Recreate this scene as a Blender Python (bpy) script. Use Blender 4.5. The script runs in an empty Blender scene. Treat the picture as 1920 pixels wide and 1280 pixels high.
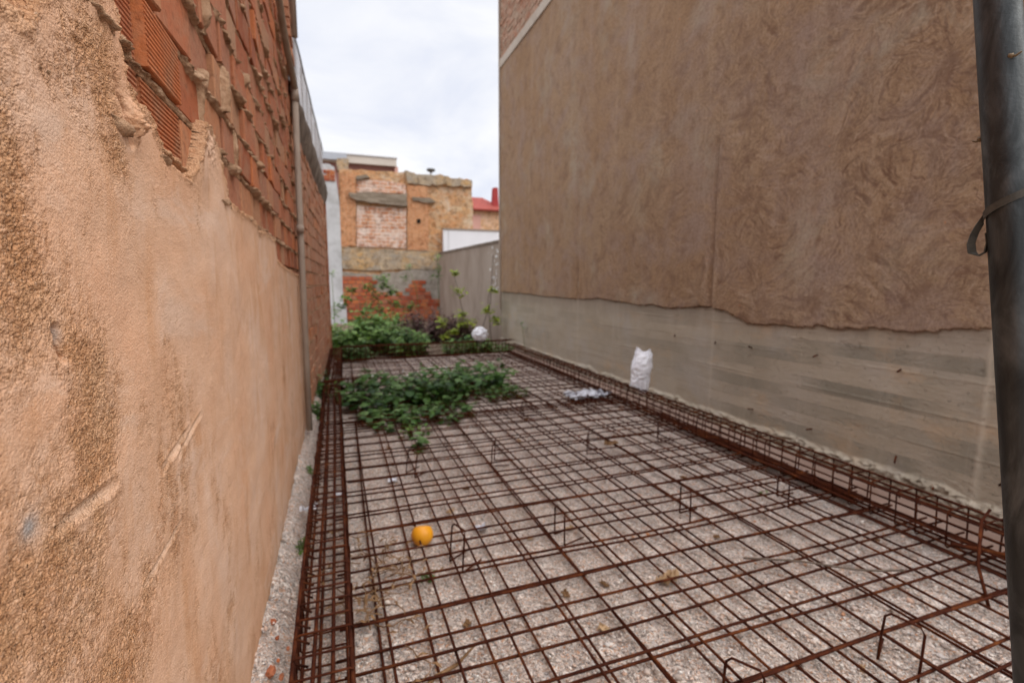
import bpy, math, random
import numpy as np
from mathutils import Vector, Matrix
random.seed(7); RNG = np.random.default_rng(7)
SC = bpy.context.scene
COL = SC.collection
H = 1.6
YAW = math.radians(19.65); PITCH = math.radians(6.92)
FPX = 907.0

# ------------------------------------------------------------------ survey helpers
def ray(u, v):
    x = (u-960)/FPX; y = -(v-640)/FPX
    fy = math.cos(PITCH)+y*math.sin(PITCH); fz = -math.sin(PITCH)+y*math.cos(PITCH)
    return (x*math.cos(YAW)+fy*math.sin(YAW), -x*math.sin(YAW)+fy*math.cos(YAW), fz)
def on_y(u, v, Y):            # metric x,z of a surveyed point on a wall standing at depth Y
    X, Y0, Z = ray(u, v); t = Y/Y0
    return (X*t, H+Z*t)
def on_x(u, v, X0):
    X, Y, Z = ray(u, v); t = X0/X
    return (Y*t, H+Z*t)
def on_g(u, v, z=0.0):
    X, Y, Z = ray(u, v); t = (z-H)/Z
    return (X*t, Y*t)

# ------------------------------------------------------------------ numpy noise
_P = RNG.permutation(1024); _P = np.concatenate([_P, _P, _P])
_G = RNG.normal(size=(1024, 3)); _G /= np.linalg.norm(_G, axis=1)[:, None]
def perlin(p):
    p = np.asarray(p, float); i = np.floor(p).astype(int); f = p-i; w = f*f*f*(f*(f*6-15)+10)
    i = i % 1024; out = 0
    for dx in (0, 1):
        for dy in (0, 1):
            for dz in (0, 1):
                h = _P[_P[_P[(i[..., 0]+dx) % 1024]+(i[..., 1]+dy) % 1024]+(i[..., 2]+dz) % 1024]
                g = _G[h % 1024]
                d = (g[..., 0]*(f[..., 0]-dx)+g[..., 1]*(f[..., 1]-dy)+g[..., 2]*(f[..., 2]-dz))
                wt = (w[..., 0] if dx else 1-w[..., 0])*(w[..., 1] if dy else 1-w[..., 1])*(w[..., 2] if dz else 1-w[..., 2])
                out = out+d*wt
    return out*1.5
def fbm(p, octv=4, gain=0.5):
    a = 1.0; s = 0; p = np.asarray(p, float)
    for k in range(octv):
        s = s+a*perlin(p+17.3*k); a *= gain; p = p*2.03
    return s
def sstep(a, b, x):
    t = np.clip((x-a)/(b-a), 0, 1); return t*t*(3-2*t)

# ------------------------------------------------------------------ objects
def mesh_obj(name, verts, faces, mat, parent=None, smooth=False, attrs=None, loc=None):
    me = bpy.data.meshes.new(name)
    verts = np.asarray(verts, dtype=float)
    me.from_pydata([tuple(v) for v in verts] if len(verts) < 20000 else verts.tolist(), [], faces if isinstance(faces, list) else faces.tolist())
    if attrs:
        for k, a in attrs.items():
            at = me.attributes.new(k, 'FLOAT', 'POINT'); at.data.foreach_set('value', np.asarray(a, dtype=np.float32))
    if smooth:
        me.polygons.foreach_set('use_smooth', [True]*len(me.polygons))
    me.materials.append(mat); me.update()
    o = bpy.data.objects.new(name, me); COL.objects.link(o)
    if parent: o.parent = parent
    if loc: o.location = loc
    return o
def tag(o, label=None, cat=None, group=None, kind=None):
    if label: o['label'] = label
    if cat: o['category'] = cat
    if group: o['group'] = group
    if kind: o['kind'] = kind
    return o
def thing(name, label, cat, loc=(0, 0, 0), rz=0, group=None):
    o = bpy.data.objects.new(name, None); COL.objects.link(o); o.location = loc; o.rotation_euler = (0, 0, rz)
    o.empty_display_size = 0.1
    return tag(o, label, cat, group)

class MB:
    def __init__(s): s.v = []; s.f = []; s.a = []
    def add(s, v, f, a=0.0):
        n = len(s.v); s.v += [tuple(x) for x in v]; s.f += [tuple(i+n for i in q) for q in f]
        s.a += ([a]*len(v) if np.isscalar(a) else list(a))
    def box(s, x0, x1, y0, y1, z0, z1, a=0.0):
        s.add([(x0,y0,z0),(x1,y0,z0),(x1,y1,z0),(x0,y1,z0),(x0,y0,z1),(x1,y0,z1),(x1,y1,z1),(x0,y1,z1)],
              [(0,3,2,1),(4,5,6,7),(0,1,5,4),(1,2,6,5),(2,3,7,6),(3,0,4,7)], a)
    def tube(s, pts, r, n=6, a=0.0, cap=True):
        pts = [Vector(p) for p in pts]; m = len(pts); rr = r if hasattr(r, '__len__') else [r]*m
        vs = []; up = Vector((0.13, 0.21, 0.97))
        for i, p in enumerate(pts):
            d = (pts[min(i+1, m-1)]-pts[max(i-1, 0)]).normalized()
            u = d.cross(up)
            if u.length < 0.2: u = d.cross(Vector((1, 0.1, 0)))
            u.normalize(); w = d.cross(u)
            for k in range(n):
                t = 2*math.pi*k/n; vs.append(p+(u*math.cos(t)+w*math.sin(t))*rr[i])
        fs = [(i*n+k, i*n+(k+1) % n, (i+1)*n+(k+1) % n, (i+1)*n+k) for i in range(m-1) for k in range(n)]
        if cap: fs += [tuple(range(n))[::-1], tuple((m-1)*n+k for k in range(n))]
        s.add(vs, fs, a)
    def build(s, name, mat, parent=None, smooth=False, loc=None):
        return mesh_obj(name, s.v, s.f, mat, parent, smooth, {'rnd': s.a}, loc)
def prism(name, poly, y0, y1, mat, parent=None, axis='Y', bev=0.0):
    """outline (a,b) extruded along an axis into a solid"""
    n = len(poly)
    if axis == 'Y': f = lambda p, t: (p[0], t, p[1])
    else: f = lambda p, t: (t, p[0], p[1])
    v = [f(p, y0) for p in poly]+[f(p, y1) for p in poly]
    fs = [tuple(range(n)), tuple(range(2*n-1, n-1, -1))]+[(i, i+n, (i+1) % n+n, (i+1) % n) for i in range(n)]
    o = mesh_obj(name, v, fs, mat, parent)
    import bmesh
    bm = bmesh.new(); bm.from_mesh(o.data); bmesh.ops.recalc_face_normals(bm, faces=bm.faces); bm.to_mesh(o.data); bm.free()
    return o
def grid(nx, ny, fn, name, mat, parent=None, attrs=None, smooth=True, keep=None):
    """fn(U,V)->(N,3)"""
    V = fn; idx = np.arange(nx*ny).reshape(ny, nx)
    q = np.stack([idx[:-1, :-1], idx[:-1, 1:], idx[1:, 1:], idx[1:, :-1]], -1).reshape(-1, 4)
    if keep is not None:
        q = q[keep[q].all(1)]
        used = np.unique(q); remap = np.full(nx*ny, -1); remap[used] = np.arange(len(used)); q = remap[q]; V = V[used]
        attrs = {k: a[used] for k, a in (attrs or {}).items()}
    return mesh_obj(name, V, q, mat, parent, smooth, attrs)

# ------------------------------------------------------------------ materials
class N:
    def __init__(s, name):
        s.m = bpy.data.materials.new(name); s.m.use_nodes = True; s.t = s.m.node_tree; s.t.nodes.clear()
        s.out = s.t.nodes.new('ShaderNodeOutputMaterial'); s.b = s.t.nodes.new('ShaderNodeBsdfPrincipled')
        s.t.links.new(s.b.outputs[0], s.out.inputs[0]); s.b.inputs['Specular IOR Level'].default_value = 0.25
        s.co = s.t.nodes.new('ShaderNodeTexCoord').outputs['Object']
    def n(s, typ, **kw):
        x = s.t.nodes.new(typ)
        for k, v in kw.items(): setattr(x, k, v)
        return x
    def set(s, sock, val):
        if hasattr(val, 'is_linked') or isinstance(val, bpy.types.NodeSocket): s.t.links.new(val, sock)
        else:
            if hasattr(sock.default_value, '__len__') and isinstance(val, (tuple, list)) and len(sock.default_value) == 4 and len(val) == 3: val = (*val, 1)
            sock.default_value = val
    def map(s, scale=(1, 1, 1), vec=None, rot=(0, 0, 0)):
        x = s.n('ShaderNodeMapping'); s.set(x.inputs[0], vec or s.co); x.inputs['Scale'].default_value = scale; x.inputs['Rotation'].default_value = rot
        return x.outputs[0]
    def noise(s, scale, detail=4, rough=0.55, dist=0.0, vec=None, color=False):
        x = s.n('ShaderNodeTexNoise'); s.set(x.inputs['Vector'], vec or s.co)
        x.inputs['Scale'].default_value = scale; x.inputs['Detail'].default_value = detail; x.inputs['Roughness'].default_value = rough; x.inputs['Distortion'].default_value = dist
        return x.outputs['Color' if color else 'Fac']
    def vor(s, scale, feat='F1', out='Distance', vec=None, rnd=1.0):
        x = s.n('ShaderNodeTexVoronoi', feature=feat); s.set(x.inputs['Vector'], vec or s.co); x.inputs['Scale'].default_value = scale; x.inputs['Randomness'].default_value = rnd
        return x.outputs[out]
    def ramp(s, fac, stops, interp='LINEAR'):
        x = s.n('ShaderNodeValToRGB'); s.set(x.inputs[0], fac); e = x.color_ramp.elements; x.color_ramp.interpolation = interp
        while len(e) < len(stops): e.new(0.5)
        for i, (p, c) in enumerate(stops):
            e[i].position = p; c = (c, c, c) if np.isscalar(c) else c; e[i].color = (*c, 1)
        return x.outputs[0]
    def mix(s, fac, a, b, mode='MIX'):
        x = s.n('ShaderNodeMix', data_type='RGBA', blend_type=mode)
        s.set(x.inputs[0], fac); s.set(x.inputs[6], a); s.set(x.inputs[7], b); return x.outputs[2]
    def math(s, op, a, b=0.0, c=0.0, clamp=False):
        x = s.n('ShaderNodeMath', operation=op, use_clamp=clamp); s.set(x.inputs[0], a); s.set(x.inputs[1], b)
        if op in ('MULTIPLY_ADD', 'WRAP'): s.set(x.inputs[2], c)
        return x.outputs[0]
    def attr(s, name='rnd'):
        return s.n('ShaderNodeAttribute', attribute_name=name).outputs['Fac']
    def xyz(s, vec=None):
        x = s.n('ShaderNodeSeparateXYZ'); s.set(x.inputs[0], vec or s.co); return x.outputs
    def comb(s, x_, y_, z_):
        x = s.n('ShaderNodeCombineXYZ'); s.set(x.inputs[0], x_); s.set(x.inputs[1], y_); s.set(x.inputs[2], z_); return x.outputs[0]
    def bump(s, h, dist, strength=1.0, prev=None):
        x = s.n('ShaderNodeBump'); s.set(x.inputs['Height'], h); x.inputs['Distance'].default_value = dist; x.inputs['Strength'].default_value = strength
        if prev: s.t.links.new(prev, x.inputs['Normal'])
        return x.outputs[0]
    def fin(s, col, rough=0.85, normal=None, metal=0.0, spec=None):
        s.set(s.b.inputs['Base Color'], col); s.set(s.b.inputs['Roughness'], rough); s.set(s.b.inputs['Metallic'], metal)
        if normal: s.t.links.new(normal, s.b.inputs['Normal'])
        if spec is not None: s.b.inputs['Specular IOR Level'].default_value = spec
        return s.m

def m_plaster():
    n = N('sand_plaster'); r = n.attr('rough'); sc = n.attr('pale')
    big = n.noise(2.2, 5, 0.6); med = n.noise(9, 5, 0.65, 0.6); fine = n.noise(170, 4, 0.8); gr = n.noise(150, 4, 0.75)
    skin = n.ramp(big, [(0.3, (0.67, 0.375, 0.225)), (0.5, (0.67, 0.415, 0.27)), (0.7, (0.69, 0.48, 0.355))])
    stain = n.noise(5, 5, 0.6, 0.4, n.map((1, 1.6, 0.45)))
    skin = n.mix(n.ramp(stain, [(0.5, 0.0), (0.72, 0.8)]), skin, (0.56, 0.29, 0.145))
    skin = n.mix(n.ramp(n.noise(3.1, 4, 0.6, 0.8, n.map((1, 0.8, 1.5))), [(0.56, 0.0), (0.68, 0.55)]), skin, (0.70, 0.51, 0.39))
    coarse = n.ramp(med, [(0.3, (0.46, 0.22, 0.10)), (0.5, (0.56, 0.30, 0.15)), (0.72, (0.66, 0.40, 0.23))])
    coarse = n.mix(n.ramp(gr, [(0.35, 0.5), (0.52, 0.0)]), coarse, (0.30, 0.13, 0.055))
    c = n.mix(n.math('MULTIPLY', r, 0.95), skin, coarse)
    c = n.mix(n.math('MULTIPLY', n.ramp(fine, [(0.33, 0.8), (0.47, 0.0)]), n.math('MULTIPLY_ADD', r, 0.45, 0.25)), c, (0.36, 0.18, 0.085))
    c = n.mix(n.ramp(n.noise(200, 3, 0.7), [(0.55, 0.0), (0.68, 0.5)]), c, (0.78, 0.56, 0.40))
    c = n.mix(sc, c, (0.74, 0.52, 0.37))
    c = n.mix(n.attr('grey'), c, (0.33, 0.32, 0.31))
    wv = n.mix(0.012, n.co, n.noise(60, 2, 0.5, color=True), 'ADD')
    g1 = n.math('SUBTRACT', 1.0, n.vor(250, 'F1', 'Distance', wv)); g2 = n.math('SUBTRACT', 1.0, n.vor(300, 'F1', 'Distance', wv))
    c = n.mix(n.math('MULTIPLY', n.ramp(g1, [(0.25, 0.6), (0.5, 0.0)]), n.math('MULTIPLY_ADD', r, 0.55, 0.15)), c, (0.36, 0.165, 0.075))
    b = n.bump(n.math('MULTIPLY', g1, n.math('MULTIPLY_ADD', r, 0.85, 0.2)), 0.0055, 0.85); b2 = n.bump(n.noise(230, 2, 0.6), 0.0016, 0.7, b)
    return n.fin(c, 0.92, b2, spec=0.15)
def m_brick(name, cols, dirt=(0.34, 0.22, 0.15), dirtamt=0.5):
    n = N(name); r = n.attr('rnd')
    c = n.ramp(r, [(i/(len(cols)-1), k) for i, k in enumerate(cols)])
    c = n.mix(n.ramp(n.noise(7, 5, 0.65, 0.5), [(0.45, 0.0), (0.7, dirtamt)]), c, dirt)
    c = n.mix(n.ramp(n.noise(40, 4, 0.7), [(0.28, 0.55), (0.5, 0.0)]), c, (0.13, 0.045, 0.022))
    b = n.bump(n.noise(70, 4, 0.7), 0.004, 0.7)
    return n.fin(c, 0.88, b, spec=0.2)
def m_mortar():
    n = N('mortar'); c = n.ramp(n.noise(14, 5, 0.7), [(0.3, (0.20, 0.10, 0.055)), (0.5, (0.47, 0.285, 0.17)), (0.7, (0.62, 0.42, 0.28))])
    return n.fin(c, 0.95, n.bump(n.noise(80, 4, 0.75), 0.012, 1.0), spec=0.1)
def m_rust():
    n = N('rusty_steel'); r = n.attr('rnd')
    c = n.ramp(n.noise(9, 5, 0.7, 0.3), [(0.3, (0.025, 0.008, 0.0045)), (0.5, (0.064, 0.017, 0.008)), (0.64, (0.125, 0.037, 0.012)), (0.76, (0.27, 0.09, 0.026))])
    c = n.mix(n.math('MULTIPLY', r, 0.45), c, (0.03, 0.011, 0.008))
    return n.fin(c, 0.95, n.bump(n.noise(350, 2, 0.6), 0.002, 0.6), spec=0.06)
def m_gravel(name='gravel'):
    n = N(name); v = n.map((1, 1, 0.6))
    w = n.mix(0.06, v, n.noise(30, 2, 0.5, color=True), 'ADD')
    col = n.vor(112, 'F1', 'Color', w); d = n.vor(112, 'F1', 'Distance', w)
    rr = n.xyz(col)
    c = n.ramp(rr[0], [(0.0, (0.33, 0.27, 0.225)), (0.15, (0.50, 0.41, 0.345)), (0.4, (0.66, 0.54, 0.455)), (0.55, (0.76, 0.67, 0.59)), (0.72, (0.52, 0.36, 0.27)), (0.86, (0.46, 0.40, 0.36)), (1.0, (0.76, 0.69, 0.62))], 'CONSTANT')
    c = n.mix(n.ramp(rr[1], [(0.90, 0.0), (0.92, 0.8)]), c, (0.15, 0.13, 0.115))
    c = n.mix(n.ramp(rr[2], [(0.93, 0.0), (0.95, 0.7)]), c, (0.55, 0.27, 0.13))
    c = n.mix(n.ramp(n.noise(1.1, 6, 0.7, 0.5), [(0.48, 0.0), (0.70, 0.35)]), c, (0.40, 0.31, 0.24))
    hgt = n.math('SUBTRACT', 1.0, n.math('MULTIPLY', d, 1.3)); hgt = n.math('ADD', hgt, n.math('MULTIPLY', rr[1], 0.5))
    b = n.bump(hgt, 0.006, 0.9); b = n.bump(n.noise(7, 3), 0.03, 0.6, b)
    return n.fin(c, 0.9, b, spec=0.2)
def m_stone():
    n = N('pebble'); c = n.ramp(n.attr('rnd'), [(0.0, (0.33, 0.27, 0.225)), (0.2, (0.56, 0.46, 0.385)), (0.4, (0.76, 0.67, 0.59)), (0.6, (0.53, 0.37, 0.28)), (0.75, (0.46, 0.40, 0.36)), (0.9, (0.72, 0.68, 0.62)), (1.0, (0.52, 0.24, 0.11))])
    return n.fin(c, 0.88, n.bump(n.noise(200, 3), 0.002, 0.6))
def m_render():
    n = N('trowelled_cement_render'); x = n.xyz(); yz = n.comb(0.0, x[1], x[2])
    def strokes(cell, k, seed, warp):
        p = n.mix(warp, n.map((1, 1, 1), yz), n.noise(1.1, 4, 0.6, 0.0, n.map((1, 1, 1), yz), color=True), 'ADD')
        v = n.n('ShaderNodeTexVoronoi', feature='SMOOTH_F1'); n.set(v.inputs['Vector'], p); v.inputs['Scale'].default_value = cell; v.inputs['Smoothness'].default_value = 0.35
        cc = n.xyz(v.outputs['Color']); pos = n.xyz(v.outputs['Position']); q = n.xyz(p)
        dy = n.math('ADD', n.math('SUBTRACT', q[1], pos[1]), n.math('MULTIPLY', n.math('SUBTRACT', cc[0], 0.5), 2.2/cell))
        dz = n.math('ADD', n.math('SUBTRACT', q[2], pos[2]), n.math('MULTIPLY', n.math('SUBTRACT', cc[1], 0.5), 2.2/cell))
        rad = n.math('SQRT', n.math('ADD', n.math('MULTIPLY', dy, dy), n.math('MULTIPLY', dz, dz)))
        th = n.math('MULTIPLY', n.math('ADD', dy, dz), 0.9)
        return n.noise(1.0, 5, 0.7, 0.25, n.comb(n.math('MULTIPLY', rad, k), n.math('MULTIPLY', th, k*0.16), n.math('MULTIPLY', cc[2], 30.0)))
    s1 = strokes(1.5, 17.0, 0, 0.5); s2 = strokes(2.6, 30.0, 3, 0.35)
    near = n.ramp(n.math('MULTIPLY', n.math('ADD', x[1], n.math('MULTIPLY', x[2], 0.7)), 0.1), [(0.5, 1.0), (1.15, 0.3)])
    base = n.ramp(n.noise(0.5, 5, 0.65, 0.3, yz), [(0.3, (0.295, 0.180, 0.098)), (0.5, (0.315, 0.198, 0.116)), (0.7, (0.34, 0.228, 0.138))])
    c = n.mix(n.math('MULTIPLY', n.ramp(s1, [(0.38, 1.0), (0.49, 0.0)]), near), base, (0.165, 0.09, 0.055))
    c = n.mix(n.math('MULTIPLY', n.ramp(s2, [(0.38, 0.9), (0.48, 0.0)]), near), c, (0.17, 0.095, 0.06))
    c = n.mix(n.math('MULTIPLY', n.ramp(s1, [(0.53, 0.0), (0.66, 0.55)]), near), c, (0.44, 0.32, 0.23))
    c = n.mix(n.ramp(n.noise(1.3, 6, 0.72, 0.4, yz), [(0.46, 0.0), (0.64, 0.65)]), c, (0.30, 0.215, 0.175))
    c = n.mix(n.ramp(n.noise(3.4, 6, 0.75, 0.3, yz), [(0.36, 0.7), (0.5, 0.0)]), c, (0.20, 0.118, 0.075))
    c = n.mix(n.ramp(n.noise(1.3, 6, 0.7, 0.1, n.map((1, 2.6, 0.18), yz)), [(0.52, 0.0), (0.75, 0.32)]), c, (0.46, 0.34, 0.24))
    gr = n.noise(38, 5, 0.8, 0.0, yz); c = n.mix(n.ramp(gr, [(0.36, 0.75), (0.48, 0.0)]), c, (0.165, 0.095, 0.06)); c = n.mix(n.ramp(gr, [(0.54, 0.0), (0.68, 0.5)]), c, (0.45, 0.33, 0.235))
    spk = n.noise(13, 2, 0.4, 0.0, yz); c = n.mix(n.ramp(spk, [(0.77, 0.0), (0.79, 0.7)]), c, (0.52, 0.17, 0.06))
    wy = n.math('ADD', x[1], n.math('MULTIPLY', n.math('SUBTRACT', n.noise(3.5, 5, 0.7, 0.0, yz), 0.5), 0.10))
    for yj, wd, zt_, am in ((4.66, 0.012, 0.30, 0.7), (8.1, 0.02, 0.24, 0.4)):
        ln = n.ramp(n.math('ABSOLUTE', n.math('SUBTRACT', wy, yj)), [(0.0, am), (wd, am*0.5), (wd*3, 0.0)]); zz = n.ramp(n.math('ADD', n.math('MULTIPLY', x[2], 0.1), n.math('MULTIPLY', n.noise(5, 3, 0.6), 0.12)), [(zt_-0.05, 1.0), (zt_+0.1, 0.0)])
        c = n.mix(n.math('MULTIPLY', ln, zz), c, (0.16, 0.085, 0.05))
    c = n.mix(n.math('MULTIPLY', n.math('MULTIPLY', n.attr('grey'), 0.75), n.ramp(n.noise(2.6, 6, 0.75, 0.5, yz), [(0.42, 0.0), (0.62, 1.0)])), c, (0.36, 0.30, 0.22))
    b = n.bump(n.math('MULTIPLY', n.math('ADD', s1, s2), near), 0.010, 0.55); b = n.bump(n.noise(30, 6, 0.8), 0.008, 0.8, b)
    return n.fin(c, 0.93, b, spec=0.1)
def m_concrete(name='board_marked_concrete'):
    n = N(name); x = n.xyz(); yz = n.comb(0.0, x[1], x[2])
    zq = n.math('ADD', x[2], n.math('MULTIPLY', x[1], 0.006)); bd = n.math('FLOOR', n.math('MULTIPLY', zq, 8.3))
    brd = n.noise(1.0, 4, 0.6, 0.0, n.comb(n.math('MULTIPLY', bd, 7.31), n.math('MULTIPLY', x[1], 0.45), 0.0))
    fr = n.math('ABSOLUTE', n.math('SUBTRACT', n.math('FRACT', n.math('MULTIPLY', zq, 8.3)), 0.5))
    nearm = n.ramp(n.math('MULTIPLY', x[1], 0.1), [(0.25, 1.0), (0.65, 0.35)])
    c = n.ramp(n.noise(1.4, 6, 0.68, 0.3, yz), [(0.3, (0.32, 0.262, 0.19)), (0.5, (0.37, 0.307, 0.23)), (0.7, (0.39, 0.335, 0.27))])
    c = n.mix(n.math('MULTIPLY', n.ramp(brd, [(0.38, 0.85), (0.50, 0.0)]), nearm), c, (0.20, 0.178, 0.135))
    c = n.mix(n.math('MULTIPLY', n.ramp(brd, [(0.56, 0.0), (0.66, 0.5)]), nearm), c, (0.49, 0.41, 0.31))
    grain = n.noise(1.0, 5, 0.75, 0.0, n.comb(0.0, n.math('MULTIPLY', x[1], 1.1), n.math('MULTIPLY', x[2], 60.0)))
    c = n.mix(n.math('MULTIPLY', n.ramp(grain, [(0.36, 0.5), (0.5, 0.0)]), nearm), c, (0.27, 0.22, 0.155))
    jm = n.math('MULTIPLY', n.ramp(fr, [(0.455, 0.0), (0.49, 0.75)]), n.ramp(n.noise(1.4, 4, 0.6), [(0.5, 0.0), (0.6, 1.0)]))
    c = n.mix(jm, c, (0.20, 0.165, 0.115))
    c = n.mix(n.ramp(n.noise(1.0, 5, 0.65, 0.3, yz), [(0.52, 0.0), (0.68, 0.55)]), c, (0.37, 0.33, 0.285))
    c = n.mix(n.ramp(n.noise(2.1, 6, 0.7, 0.3, n.map((1, .8, 1.2), yz)), [(0.55, 0.0), (0.72, 0.5)]), c, (0.48, 0.315, 0.18))
    c = n.mix(n.ramp(n.noise(3.0, 6, 0.7, 0.1, n.map((1, 2.0, 0.12), yz)), [(0.56, 0.0), (0.72, 0.3)]), c, (0.50, 0.43, 0.34))
    pit = n.noise(24, 5, 0.8); c = n.mix(n.ramp(pit, [(0.27, 0.85), (0.40, 0.0)]), c, (0.17, 0.135, 0.095)); c = n.mix(n.ramp(pit, [(0.6, 0.0), (0.72, 0.4)]), c, (0.52, 0.45, 0.36))
    st_ = n.math('ADD', n.math('MULTIPLY', x[2], 1.0), n.math('MULTIPLY', n.noise(2.0, 6, 0.72, 0.0, n.map((1, 2.2, .5), yz)), 0.55)); c = n.mix(n.ramp(st_, [(0.35, 0.0), (1.0, 0.0)]), c, c); c = n.mix(n.math('MULTIPLY', n.ramp(n.math('SUBTRACT', st_, 1.0), [(0.28, 0.0), (0.58, 0.7)]), 1.0), c, (0.235, 0.185, 0.14))
    c = n.mix(n.math('MULTIPLY', n.attr('grey'), 0.7), c, (0.52, 0.44, 0.34))
    b = n.bump(n.ramp(pit, [(0.25, 0.0), (0.42, 1.0)]), 0.008, 0.7); b = n.bump(n.noise(60, 5, 0.75), 0.005, 0.7, b); b = n.bump(jm, 0.006, -0.6, b)
    return n.fin(c, 0.88, b, spec=0.18)
def m_simple(name, cols, scale=6, rough=0.85, bump=0.004, bscale=60, metal=0, spec=0.25, dist=0.4, aniso=(1, 1, 1)):
    n = N(name); k = len(cols)
    c = n.ramp(n.noise(scale, 5, 0.62, dist, n.map(aniso)), [(0.3+0.4*i/max(1, k-1), q) for i, q in enumerate(cols)])
    return n.fin(c, rough, n.bump(n.noise(bscale, 4, 0.65), bump, 0.8) if bump else None, metal, spec)
def m_leaf(name, cols, trans=0.25):
    n = N(name); c = n.ramp(n.attr('rnd'), [(i/(len(cols)-1), q) for i, q in enumerate(cols)])
    c = n.mix(n.ramp(n.noise(25, 3), [(0.35, 0.35), (0.6, 0.0)]), c, tuple(q*0.55 for q in cols[0]))
    m = n.fin(c, 0.55, spec=0.3)
    tr = n.n('ShaderNodeBsdfTranslucent'); n.set(tr.inputs[0], c); ms = n.n('ShaderNodeMixShader'); ms.inputs[0].default_value = trans
    n.t.links.new(n.b.outputs[0], ms.inputs[1]); n.t.links.new(tr.outputs[0], ms.inputs[2]); n.t.links.new(ms.outputs[0], n.out.inputs[0])
    return m
def m_wallbrick(name, c1, c2, mortar, bw, bh, blotch, bscale=1.2, ms=0.018, amt=0.7, warp=0.05):
    n = N(name); x = n.xyz(); v = n.comb(x[0], x[2], 0.0)
    wv = n.mix(warp, v, n.noise(3.5, 3, 0.6, color=True), 'ADD')
    t = n.n('ShaderNodeTexBrick'); n.set(t.inputs['Vector'], wv)
    n.set(t.inputs['Color1'], c1); n.set(t.inputs['Color2'], c2); n.set(t.inputs['Mortar'], mortar); t.inputs['Scale'].default_value = 1.0
    t.inputs['Mortar Size'].default_value = ms; t.inputs['Mortar Smooth'].default_value = 0.4; t.inputs['Brick Width'].default_value = bw; t.inputs['Row Height'].default_value = bh
    c = n.mix(n.ramp(n.noise(bscale, 5, 0.65, 0.6), [(0.42, 0.0), (0.62, amt)]), t.outputs['Color'], blotch)
    c = n.mix(n.ramp(n.noise(4.5, 5, 0.7, 0.6), [(0.36, 0.7), (0.5, 0.0)]), c, tuple(q*0.45 for q in c1))
    b = n.bump(t.outputs['Fac'], 0.02, -0.8) if False else n.bump(n.math('SUBTRACT', 1.0, t.outputs['Fac']), 0.02, 0.8)
    b = n.bump(n.noise(9, 5, 0.7), 0.05, 0.8, b)
    return n.fin(c, 0.92, b, spec=0.12)

def m_scrim():
    n = N('white_scrim_fabric'); n.fin((.85, .86, .88), .8); tr = n.n('ShaderNodeBsdfTranslucent'); tr.inputs[0].default_value = (.88, .89, .92, 1); ms = n.n('ShaderNodeMixShader'); ms.inputs[0].default_value = .75
    n.t.links.new(n.b.outputs[0], ms.inputs[1]); n.t.links.new(tr.outputs[0], ms.inputs[2]); tp = n.n('ShaderNodeBsdfTransparent'); m2 = n.n('ShaderNodeMixShader'); m2.inputs[0].default_value = .68; n.t.links.new(ms.outputs[0], m2.inputs[1]); n.t.links.new(tp.outputs[0], m2.inputs[2]); n.t.links.new(m2.outputs[0], n.out.inputs[0]); return n.m
def m_rubble(name, cols, mortar, sc, blotch, bl2):
    n = N(name); x = n.xyz(); v = n.comb(n.math('MULTIPLY', x[0], 0.62), x[2], 0.0)
    wv = n.mix(0.5, v, n.noise(1.6, 6, 0.72, color=True), 'ADD')
    k = n.xyz(n.vor(sc, 'F1', 'Color', wv)); e = n.vor(sc, 'DISTANCE_TO_EDGE', 'Distance', wv)
    c = n.ramp(k[0], [(i/(len(cols)-1), q) for i, q in enumerate(cols)])
    c = n.mix(n.ramp(e, [(0.02, 0.5), (0.12, 0.0)]), c, mortar)
    c = n.mix(n.ramp(n.noise(0.9, 6, 0.68, 0.5), [(0.42, 0.0), (0.6, 0.8)]), c, blotch)
    c = n.mix(n.ramp(n.noise(1.7, 6, 0.7, 0.8, n.map((1, 1, 1), None, (0, 0, 1.2))), [(0.52, 0.0), (0.66, 0.75)]), c, bl2)
    c = n.mix(n.ramp(n.noise(5, 5, 0.7, 0.5), [(0.36, 0.75), (0.49, 0.0)]), c, tuple(q*0.42 for q in cols[0]))
    b = n.bump(n.ramp(e, [(0, 0.0), (0.15, 1.0)]), 0.03, 0.5); b = n.bump(n.noise(7, 6, 0.75), 0.07, 0.9, b)
    return n.fin(c, 0.93, b, spec=0.1)
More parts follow.
